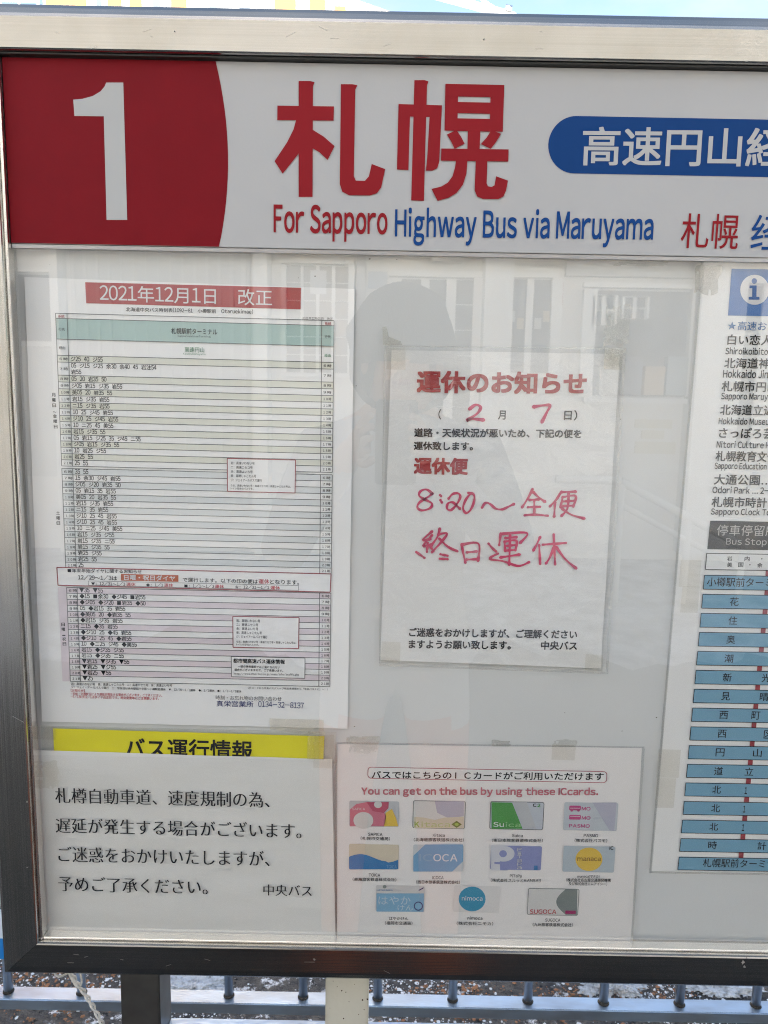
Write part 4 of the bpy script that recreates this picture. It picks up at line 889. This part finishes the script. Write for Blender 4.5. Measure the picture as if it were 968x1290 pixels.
full = {'花': ['花', '園'], '住': ['住', '吉'], '奥': ['奥', '沢'], '潮': ['潮', '見'], '時': ['時', '計']}
sx = {'花': (919.5,), '住': (917.5,), '奥': (915,), '潮': (912.5,), '時': (892,)}
pos = {5: (910.5, 959.5), 6: (908.5, 957), 7: (906, 946.5), 8: (904, 962), 9: (901.5, 948.5), 10: (899.5, 938), 11: (897, 938), 12: (896, 936), 13: (893.5, 934.5)}
for i, s_ in enumerate(stops):
    t = i/15; yt = 724.6+t*(1079.8-724.6)+1.6*math.sin(math.pi*t); hb = 17.6-t*1.6; x0 = 887.8-t*32; x1 = 1316-t*30
    c4 = ((x0, yt), (x1, yt+7), (x1-1.5, yt+hb+7), (x0-1.6, yt+hb))
    if i < 15:
        yn = 724.6+(i+1)/15*(1079.8-724.6)+1.6*math.sin(math.pi*(i+1)/15); xc = 967.2-(i+.5)*2.32; 
        pxflat('route_line', ((xc-2.4, yt+hb+1.2), (xc+3.6, yt+hb+1.3), (xc+3.0, yn+1.8), (xc-3.0, yn+1.6)), T1, ROUTE_RED, rt)
    if i == 0: pxflat('route_line', ((965, 718.5), (971, 718.6), (970.5, 726), (964.5, 726)), T1, ROUTE_RED, rt)
    sb = pxflat('stop_bar', c4, T1-.0001, STOP_BLUE, rt); outline_box('bar_border', c4, T2-.0001, K, sb, .9)
    yb = yt+hb-3.6
    if i == 0: text(s_, (890.5, yb), (961.5, yb+1.1), 11.5, T2, K, sb, pre='小樽駅前ター', bold=.006)
    elif i == 15: text(s_, (885.3, yb), (953, yb+1.1), 10.6, T2, K, sb, pre='札幌駅前ター', bold=.006)
    else:
        if i in pos: chs = list(zip(s_, pos[i]))
        else: chs = [(full[s_][0], sx[s_][0]), (full[s_][1], sx[s_][0]+62)]
        for ch, xx in chs:
            wd = 11 if ch != '1' else 3.0
            text(ch, (xx, yb+(xx-x0)*.016), (xx+wd, yb+(xx+wd-x0)*.016), 10.6-t*.8 if ch != '1' else 8.6, T2, K, sb, bold=.006 if ch != '1' else .03)
sheet('laminate', ((885.5, 325), (1333, 331), (1264, 1108), (819.5, 1100)), RY-.0022, M_SLEEVE2, rt, amp=.0006, seed=37)
pxflat('laminate_edge', ((884, 325), (887.3, 325), (821.3, 1100), (818, 1100)), RY-.0030, M_WELD, rt)
pxflat('laminate_edge', ((819, 1097.6), (1260, 1106), (1260, 1108), (819, 1100)), RY-.0030, M_WELD, rt)
for a, b2, c_, d_ in ((858, 884, 705, 740), (860, 882, 738, 772), (830, 858, 944, 980), (828, 852, 980, 1018)):
    pxflat('tape', ((a, c_), (b2, c_+.5), (b2-3, d_), (a-3, d_-.5)), RY-.0016, MATS['faint_tape'], rt)

# =================================================================== GUARD FENCE behind the board
fence = thing('guard_fence', 'galvanised steel guard fence of upright bars behind the board', 'fence', (0, .82, 0))
BZ = .20
y0b = QG(484, 1268, BZ)[1]; y1b = QG(484, 1250, BZ)[1]-.002
box('bottom_beam', -2.1, 2.2, y0b, y1b, BZ-.026, BZ, M_BEAM, fence, bevel=.002)
box('top_beam', -2.1, 2.2, y0b-.004, y1b+.004, .86, .90, M_GALV, fence, bevel=.006)
for i in range(-7, 16):
    px_ = 5+94.2*i; X = QG(px_, 1258, BZ)[0]; yc = (y0b+y1b)/2+.004
    tube('bar', [(X, yc, BZ-.001), (X, yc, .862)], .0098, M_BAR, fence, 16)
    tube('weld_collar', [(X, yc, BZ+.0002), (X, yc, BZ+.003), (X, yc, BZ+.006)], [.0118+.001*random.random(), .0108, .0099], M_GRIME, fence, 14)
for X in (-1.9, -.05+.62*3, 2.1): box('fence_post', X-.025, X+.025, y1b+.001, y1b+.05, 0, .92, M_GALV, fence, bevel=.004)
# small sign hung on the fence, its edge peeping out past the board
xs0 = Q(-150, 1150, .79)[0]; xs1 = Q(9, 1150, .79)[0]
zs1 = Q(4, 1145, .79)[1]; zs0 = Q(4, 1206, .79)[1]; zm = Q(4, 1180, .79)[1]
fs_ = thing('fence_sign', 'blue and white sign plate hung on the guard fence past the board edge', 'sign', (xs0, .79, zs0))
pl = box('plate', xs0, xs1, .785, .788, zs0, zs1, mat('sign_white', (.62, .70, .78), .4), fs_)
flat('blue_band', [(xs0, zs0+.0002), (xs1-.0002, zs0+.0002), (xs1-.0002, zm), (xs0, zm)], .7846, mat('sign_blue', (.01, .20, .55), .4), fs_)
# twisted white cord hanging under the board
cord = thing('twisted_cord', 'twisted white cord dangling below the bottom rail beside the dark post', 'cord', (-.30, .03, .9))
def cp_(px_, py_, Y=.02): x, z = Q(px_, py_, Y); return Vector((x, Y, z))
path = [cp_(84, 1216), cp_(90, 1226), cp_(97, 1238), cp_(106, 1250), cp_(115, 1264), cp_(124, 1280), cp_(131, 1296), cp_(136, 1330)]
def dense(pts, n=14):
    out = []
    for i in range(len(pts)-1):
        p0, p1, p2, p3 = pts[max(i-1, 0)], pts[i], pts[i+1], pts[min(i+2, len(pts)-1)]
        for k in range(n):
            t = k/n; out.append(.5*((2*p1)+(-p0+p2)*t+(2*p0-5*p1+4*p2-p3)*t*t+(-p0+3*p1-3*p2+p3)*t**3))
    return out+[pts[-1]]
dp = dense(path)
for ph in (0, math.pi):
    tube('strand', [p+Vector((math.cos(i*.33+ph)*.0016, math.sin(i*.33+ph)*.0016, 0)) for i, p in enumerate(dp)], .0012, M_ROPE, cord, 8)
lp = dense([cp_(92, 1214), cp_(101, 1226), cp_(103, 1238), cp_(98, 1244), cp_(90, 1232), cp_(86, 1222)])
tube('strand', lp, .0011, M_ROPE, cord, 8)
tube('strand', dense([cp_(56, 1224, .03), cp_(64, 1221, .01), cp_(74, 1230, .0), cp_(86, 1226, .015)]), .0011, M_ROPE, cord, 8)

# =================================================================== FAR SIDE OF THE STREET
BYD = 25.0
fb = thing('striped_building', 'white building with tall yellow wall panels across the street', 'building', (-6, BYD, 0))
M_BW = mat('building_white', (.80, .79, .76), .7, noise_amt=.06, noise_scale=2); M_BY = mat('building_yellow', (.70, .36, .02), .7, noise_amt=.06, noise_scale=2)
M_WIN = mat('window_glass', (.05, .07, .09), .08, 0, spec=.8); M_FR = mat('window_frame', (.25, .30, .38), .4)
bx = lambda p: Q(p, 6, BYD)[0]
xg0, zg0 = Q(438, -4, BYD); xg1, zg1 = Q(492, 15, BYD)
xw = bx(55); zr = 16.5; sl = (zg0-zg1)/(xg1-xg0)
out = [(xw, 0), (xg1+1.2, 0), (xg1+1.2, zg1-1.2*sl), (xg0-(zr-zg0)/sl, zr), (xw, zr)]
flat('wall', out, BYD, M_BW, fb, thick=8.0)
for a, b2 in ((58, 109), (136, 153), (164, 179), (216, 235), (346, 373), (390, 410), (422, 436), (450, 463)):
    xa, xb = bx(a), bx(b2); zt_ = min(zr-.3, zg0+(xg0-xb)*sl-.3)
    box('wall_panel', xa, xb, BYD-.06, BYD-.001, 3.2, zt_, M_BY, fb)
for a, b2 in ((191, 205), (262, 276), (120, 131), (300, 318)):
    for fl in range(4):
        z0_ = 3.6+3.05*fl+.35; wdn = box('window', bx(a), bx(b2), BYD-.05, BYD-.001, z0_, z0_+1.7, M_FR, fb)
        box('pane', bx(a)+.05, bx(b2)-.05, BYD-.056, BYD-.051, z0_+.06, z0_+1.64, M_WIN, wdn)
for k in range(5):
    xa = bx(60)+k*2.2
    d_ = box('shop_window', xa, xa+1.9, BYD-.08, BYD-.001, .5, 2.8, M_FR, fb); box('pane', xa+.07, xa+1.83, BYD-.088, BYD-.081, .57, 2.73, M_WIN, d_)
box('canopy', xw, xg1+1.2, BYD-1.2, BYD-.09, 2.95, 3.12, M_BW, fb)
rb = thing('red_roofed_house', 'brick red house with balcony railing beside the striped building', 'building', (-17, 26, 0))
M_RH = mat('red_wall', (.42, .16, .12), .8, noise_amt=.15, noise_scale=4)
xA, xB = Q(-140, 6, 27)[0], Q(50, 6, 27)[0]
box('wall', xA, xB, 27, 34, 0, 13.6, M_RH, rb)
for k in range(4):
    for fl in range(4):
        xa = xA+.5+k*(xB-xA-.6)/4; wdn = box('window', xa, xa+.9, 26.95, 26.999, 1.2+3*fl, 2.7+3*fl, M_FR, rb); box('pane', xa+.06, xa+.84, 26.94, 26.949, 1.26+3*fl, 2.64+3*fl, M_WIN, wdn)
bm = bmesh.new()
for zz in (13.75, 14.0, 14.25, 14.5): tube_bm(bm, [(xA, 26.9, zz), (xB, 26.9, zz)], .03, 6)
for k in range(9): tube_bm(bm, [(xA+k*(xB-xA)/8, 26.9, 13.6), (xA+k*(xB-xA)/8, 26.9, 14.5)], .035, 6)
solid('roof_railing', bm, M_BW, rb)
# low terrace farther along (right of the striped building)
lb = thing('low_building', 'low grey shop building farther along the street', 'building', (8, 27, 0))
box('wall', xg1+2.2, 16, 27, 35, 0, 8.2, mat('grey_wall', (.45, .46, .47), .8, noise_amt=.1, noise_scale=3), lb)
box('roof', xg1+2.0, 16.3, 26.7, 35.3, 8.2, 8.45, mat('snowy_roof', (.8, .82, .85), .8), lb)
for k in range(6):
    for fl in range(2):
        xa = xg1+3+k*2.1; wdn = box('window', xa, xa+1.3, 26.95, 26.999, 1.0+3.4*fl, 2.8+3.4*fl, M_FR, lb); box('pane', xa+.07, xa+1.23, 26.94, 26.949, 1.07+3.4*fl, 2.73+3.4*fl, M_WIN, wdn)
# street lamp: mast hidden by the board, arms rising into view above it
sl_ = thing('street_lamp', 'white street lamp with two thin sloping arms above the board', 'street lamp', (0, 9, 0))
LY = 9.0
def lp3(px_, py_): x, z = Q(px_, py_, LY); return Vector((x, LY, z))
top = lp3(645, 20); M_LAMP = mat('lamp_white', (.72, .73, .74), .4)
tube('mast', [Vector((top.x, LY, -.13)), Vector((top.x, LY, 2.5)), Vector((top.x, LY, top.z+.02))], [.075, .065, .05], M_LAMP, sl_, 14)
e1 = lp3(500, -22)
tube('arm', [top, lp3(590, 5), lp3(548, -6), e1], [.045, .042, .04, .035], M_LAMP, sl_, 10)
tube('brace', [top+Vector((0, .06, 0)), lp3(612, -1)+Vector((0, .06, 0)), lp3(598, -10)+Vector((0, .03, 0)), lp3(560, -30)], .016, M_LAMP, sl_, 8)
bm = bmesh.new(); bmesh.ops.create_uvsphere(bm, u_segments=20, v_segments=10, radius=1); bmesh.ops.scale(bm, vec=(.38, .14, .07), verts=bm.verts); bmesh.ops.translate(bm, vec=e1+Vector((-.3, 0, 0)), verts=bm.verts)
solid('lamp_head', bm, M_LAMP, sl_, smooth=True)
tube('brace_clamp', [lp3(636, 12)+Vector((0, -.06, 0)), lp3(644, 14)+Vector((0, -.06, 0))], .03, M_GALV, sl_, 8)

# =================================================================== STATION FRONT behind the camera (seen mirrored in the pane)
FY = -6.5
st = thing('station_front', 'white station front with doors and windows mirrored in the case glass', 'building', (0, FY, 0))
M_SW = mat('station_wall', (.86, .85, .82), .7, noise_amt=.05, noise_scale=3); M_SF = mat('station_frame', (.90, .90, .88), .5)
M_DG = mat('dim_glass', (.05, .055, .06), .12, 0, spec=.6); M_INT = mat('dark_opening', (.22, .225, .23), .8, noise_amt=.6, noise_scale=3)
M_CORR = mat('shutter', (.48, .49, .49), .6)
box('wall', -5.6, 5.2, FY-3, FY, 0, 6.7, M_SW, st)
def rbox(nm, x0, y0, x1, y1, m, par=st, d0=.0, d1=.05):
    a, b2 = RF(x0, y0, FY), RF(x1, y1, FY)
    return box(nm, min(a[0], b2[0]), max(a[0], b2[0]), FY+d0+.002, FY+d1, max(0.01, min(a[1], b2[1])), max(a[1], b2[1]), m, par)
def window(x0, y0, x1, y1, cols, rows, fr=7, glass=M_DG, nm='window'):
    w_ = rbox(nm, x0, y0, x1, y1, glass, st, .0, .02)
    for (a, b2, c_, d_) in ((x0-fr, y0-fr, x1+fr, y0), (x0-fr, y1, x1+fr, y1+fr), (x0-fr, y0, x0, y1), (x1, y0, x1+fr, y1)):
        rbox('frame', a, b2, c_, d_, M_SF, w_, .02, .10)
    for k in range(1, cols): xx = x0+(x1-x0)*k/cols; rbox('muntin', xx-1.5, y0, xx+1.5, y1, M_SF, w_, .021, .06)
    for k in range(1, rows): yy = y0+(y1-y0)*k/rows; rbox('muntin', x0, yy-1.3, x1, yy+1.3, M_SF, w_, .021, .055)
    return w_
window(-40, 345, 68, 430, 2, 1, 8); rbox('dado', -60, 436, 80, 600, mat('dado', (.60, .60, .58), .7), st, 0, .03)
sh = rbox('shutter', 92, 300, 318, 640, M_CORR, st, 0, .03)
for k in range(15): rbox('slat', 95+k*15, 300, 103+k*15, 640, mat('slat', (.58, .59, .59), .6), sh, .031, .05)
rbox('column', 324, 200, 343, 694, M_SF, st, 0, .25); rbox('column', 78, 200, 88, 694, M_SF, st, 0, .2)
window(362, 335, 440, 470, 4, 6, 6); window(500, 352, 596, 640, 3, 9, 10)
rbox('poster', 392, 342, 412, 372, mat('wall_poster', (.6, .62, .66), .6), st, .06, .07); rbox('poster', 464, 342, 488, 364, mat('wall_poster_blue', (.42, .50, .60), .6), st, 0, .012)
rbox('lintel', 330, 288, 980, 318, M_SF, st, 0, .4)
fx = rbox('light_fixture', 544, 322, 582, 333, M_SF, st, .0, .15)
rbox('column', 612, 200, 627, 694, M_SF, st, 0, .3)
window(636, 352, 694, 470, 2, 1, 7, M_INT); rbox('red_sign', 702, 356, 708, 384, mat('red_sign', (.4, .05, .05), .5), st, 0, .03)
op = window(742, 366, 868, 500, 1, 1, 9, M_INT); 
window(745, 374, 772, 410, 2, 2, 1, mat('bright_window_tone', (.7, .72, .75), .5)) ; window(782, 376, 812, 402, 2, 2, 1, MATS['bright_window_tone'])  # bright interior painted in as pale pane colour
rbox('column', 884, 200, 900, 694, M_SF, st, 0, .25); window(912, 360, 1010, 560, 2, 2, 8)
for (a, b2, c_, d_) in ((800, 528, 846, 540), (800, 556, 850, 572), (808, 542, 836, 553)):
    rbox('poster', a, b2, c_, d_, mat('faded_poster', (.72, .66, .50), .6), st, 0, .012)
rbox('downpipe', 452, 200, 456, 694, mat('pipe_grey', (.5, .5, .5), .5), st, 0, .1)
rbox('cable_duct', 343, 322, 612, 326, M_SF, st, .0, .06); rbox('cable_duct', 627, 334, 884, 337, mat('pipe_grey', (.5, .5, .5), .5), st, .0, .05)
rbox('signboard', 712, 330, 880, 352, mat('signboard_grey', (.55, .56, .58), .5), st, 0, .08)
for k in range(5): rbox('notice_paper', 640+k*11, 392+(k % 2)*9, 648+k*11, 406+(k % 2)*9, mat('paper_note_%d' % (k % 3), [(.7, .7, .66), (.65, .5, .3), (.4, .55, .6)][k % 3], .6), st, .021, .026)
for k in range(4): rbox('shelf_box', 752+k*28, 462-(k % 2)*12, 774+k*28, 498, mat('box_tone_%d' % k, [(.5, .5, .48), (.25, .25, .27), (.6, .45, .3), (.35, .4, .42)][k], .7), st, .021, .12)
rbox('door_handle', 504, 520, 508, 556, mat('pipe_grey', (.5, .5, .5), .5), st, .1, .14)

# white hand rail in front of the station
hr_ = thing('ramp_handrail', 'white sloping ramp handrail by the station front, mirrored in the glass', 'handrail', (2.2, FY+1.6, 0))
HYY = FY+1.6
def hp(px_, py_): x, z = RF(px_, py_, HYY); return Vector((x, HYY, z))
tube('rail', [hp(782, 606), hp(868, 652), hp(940, 690)], .03, M_SF, hr_, 10); tube('rail', [hp(782, 636), hp(868, 682), hp(935, 716)], .022, M_SF, hr_, 10)
for px_, a in ((784, 607), (868, 652), (936, 688)):
    p = hp(px_, a); tube('post', [Vector((p.x, HYY, 0)), p], .025, M_SF, hr_, 10)
tube('rail', [hp(782, 606), hp(740, 604), hp(700, 604)], .03, M_SF, hr_, 10)

# =================================================================== THE PHOTOGRAPHER
PX = .035
def skin_mesh(name, verts, edges, radii, root, sub=2):
    me = bpy.data.meshes.new(name); me.from_pydata(verts, edges, []); o = bpy.data.objects.new(name, me); C.objects.link(o)
    md = o.modifiers.new('skin', 'SKIN'); md.use_smooth_shade = True
    for i, r in enumerate(radii):
        sv = me.skin_vertices[0].data[i]; sv.radius = r if isinstance(r, tuple) else (r, r); sv.use_root = (i == root)
    md2 = o.modifiers.new('sub', 'SUBSURF'); md2.levels = sub; md2.render_levels = sub
    dg = bpy.context.evaluated_depsgraph_get(); dg.update(); m2 = bpy.data.meshes.new_from_object(o.evaluated_get(dg))
    bpy.data.objects.remove(o); return m2
V, E, Rr = [], [], []
def v(p, r, parent=None):
    V.append(p); Rr.append(r); i = len(V)-1
    if parent is not None: E.append((parent, i))
    return i
BYY = -1.13
pel = v((PX, BYY, .93), (.17, .13)); bel = v((PX, BYY, 1.08), (.16, .12), pel); ch = v((PX, BYY+.01, 1.26), (.19, .13), bel); sh_ = v((PX, BYY, 1.38), (.15, .10), ch)
nk = v((PX, BYY+.02, 1.46), .055, sh_); hdv = v((PX, BYY+.05, 1.56), (.078, .09), nk); hd2 = v((PX, BYY+.05, 1.655), (.075, .09), hdv)
ns = v((PX, BYY+.155, 1.575), .012, hdv)
for s in (-1, 1):
    hip = v((PX+s*.10, BYY, .86), .10, pel); kn = v((PX+s*.12, BYY+.03, .48), .066, hip); an = v((PX+s*.13, BYY, .10), .050, kn); heel = v((PX+s*.13, BYY+.03, .045), .045, an); toe = v((PX+s*.15, BYY+.19, .035), .038, heel)
    s1 = v((PX+s*.19, BYY, 1.37), .075, sh_); el = v((PX+s*.27, BYY+.10, 1.13), .058, s1); wr = v((s*.085+.01, -.80, 1.385), .032, el)
    pm = v((s*.058+.01, -.745, 1.415), (.030, .020), wr)
    for k in range(4):
        zk = 1.385+.021*k; ln = (.8, .95, 1.0, .85)[k]
        a = v((s*(.050)+.01, -.725-.0, zk+.012), .0085, pm); b2 = v((s*(.052-.004*k)+.01, -.700, zk+.020), .0080, a); v((s*(.052-.022*ln)+.01, -.6945+.001, zk+.024), .0070, b2)
    a = v((s*.050+.01, -.735, 1.375), .010, pm); v((s*.028+.01, -.722, 1.392), .0085, a)
me = skin_mesh('person_body', V, E, Rr, 0)
COAT = mat('coat', (.40, .385, .39), .75, bump=.4, bump_scale=60); TRO = mat('rust_trousers', (.42, .10, .035), .8, bump=.3, bump_scale=80); SK = mat('skin', (.50, .30, .21), .5); SHOE = mat('boots', (.03, .025, .022), .5)
for m_ in (COAT, TRO, SK, SHOE): me.materials.append(m_)
for p in me.polygons:
    c_ = p.center; p.use_smooth = True
    if c_.z > 1.455 and abs(c_.x-PX) < .13 and c_.y < -.9: p.material_index = 2
    elif c_.y > -.785: p.material_index = 2
    elif c_.z < .11: p.material_index = 3
    elif c_.z < .74: p.material_index = 1
    else: p.material_index = 0
person = thing('person', 'photographer with dark hair in pale grey coat and rust orange trousers, mirrored in the glass', 'person', (PX, BYY, 0))
me.transform(Matrix.Translation((-PX, -BYY, 0))); link('body', me, None, person)
bm = bmesh.new(); bmesh.ops.create_icosphere(bm, subdivisions=4, radius=1)
for q in bm.verts:
    n_ = noise.noise(q.co*3)*.05; q.co = Vector((q.co.x*(.122+n_*.35), q.co.y*.125-.015, q.co.z*.145+(.0 if q.co.z > -.3 else -.02)))
bmesh.ops.delete(bm, geom=[q for q in bm.verts if q.co.y > .055 and q.co.z < -.045], context='VERTS')
bmesh.ops.translate(bm, vec=(PX, BYY+.045, 1.615), verts=bm.verts); solid('hair', bm, mat('hair', (.010, .009, .008), .6, bump=.8, bump_scale=60, stretch=(4, 4, .5)), person, True)
for s in (-1, 1):
    bm = bmesh.new(); bmesh.ops.create_uvsphere(bm, u_segments=14, v_segments=10, radius=.011); bmesh.ops.translate(bm, vec=(PX+s*.032, BYY+.133, 1.605), verts=bm.verts); solid('eye', bm, mat('eye', (.08, .07, .06), .2), person, True)
    bm = bmesh.new(); bmesh.ops.create_uvsphere(bm, u_segments=14, v_segments=10, radius=1); bmesh.ops.scale(bm, vec=(.010, .02, .033), verts=bm.verts); bmesh.ops.translate(bm, vec=(PX+s*.086, BYY+.05, 1.585), verts=bm.verts); solid('ear', bm, SK, person, True)
bm = bmesh.new(); bmesh.ops.create_uvsphere(bm, u_segments=14, v_segments=8, radius=1); bmesh.ops.scale(bm, vec=(.024, .008, .007), verts=bm.verts); bmesh.ops.translate(bm, vec=(PX, BYY+.137, 1.535), verts=bm.verts); solid('mouth', bm, mat('lips', (.42, .16, .14), .5), person, True)
tube('collar', [(PX+.075*math.cos(a), BYY+.015+.07*math.sin(a), 1.435+.01*math.sin(a)) for a in [6.2832*k/20 for k in range(21)]], .024, COAT, person, 10)
ph = thing('smartphone', 'dark smartphone held up in both hands, mirrored in the glass', 'smartphone', (.02, -.70, 1.41))
box('phone_case', -.018, .057, -.7075, -.6995, 1.345, 1.498, mat('phone_black', (.02, .02, .022), .25), ph, bevel=.003)
bm = bmesh.new(); bmesh.ops.create_cone(bm, cap_ends=True, segments=20, radius1=.007, radius2=.007, depth=.002); bmesh.ops.rotate(bm, matrix=Matrix.Rotation(rad(90), 3, 'X'), verts=bm.verts); bmesh.ops.translate(bm, vec=(.035, -.6985, 1.482), verts=bm.verts); solid('lens', bm, mat('lens_glass', (.01, .01, .02), .05), ph)

bpy.data.objects.remove(_tmp)
for o in bpy.data.objects:
    if '_base' in o: del o['_base']
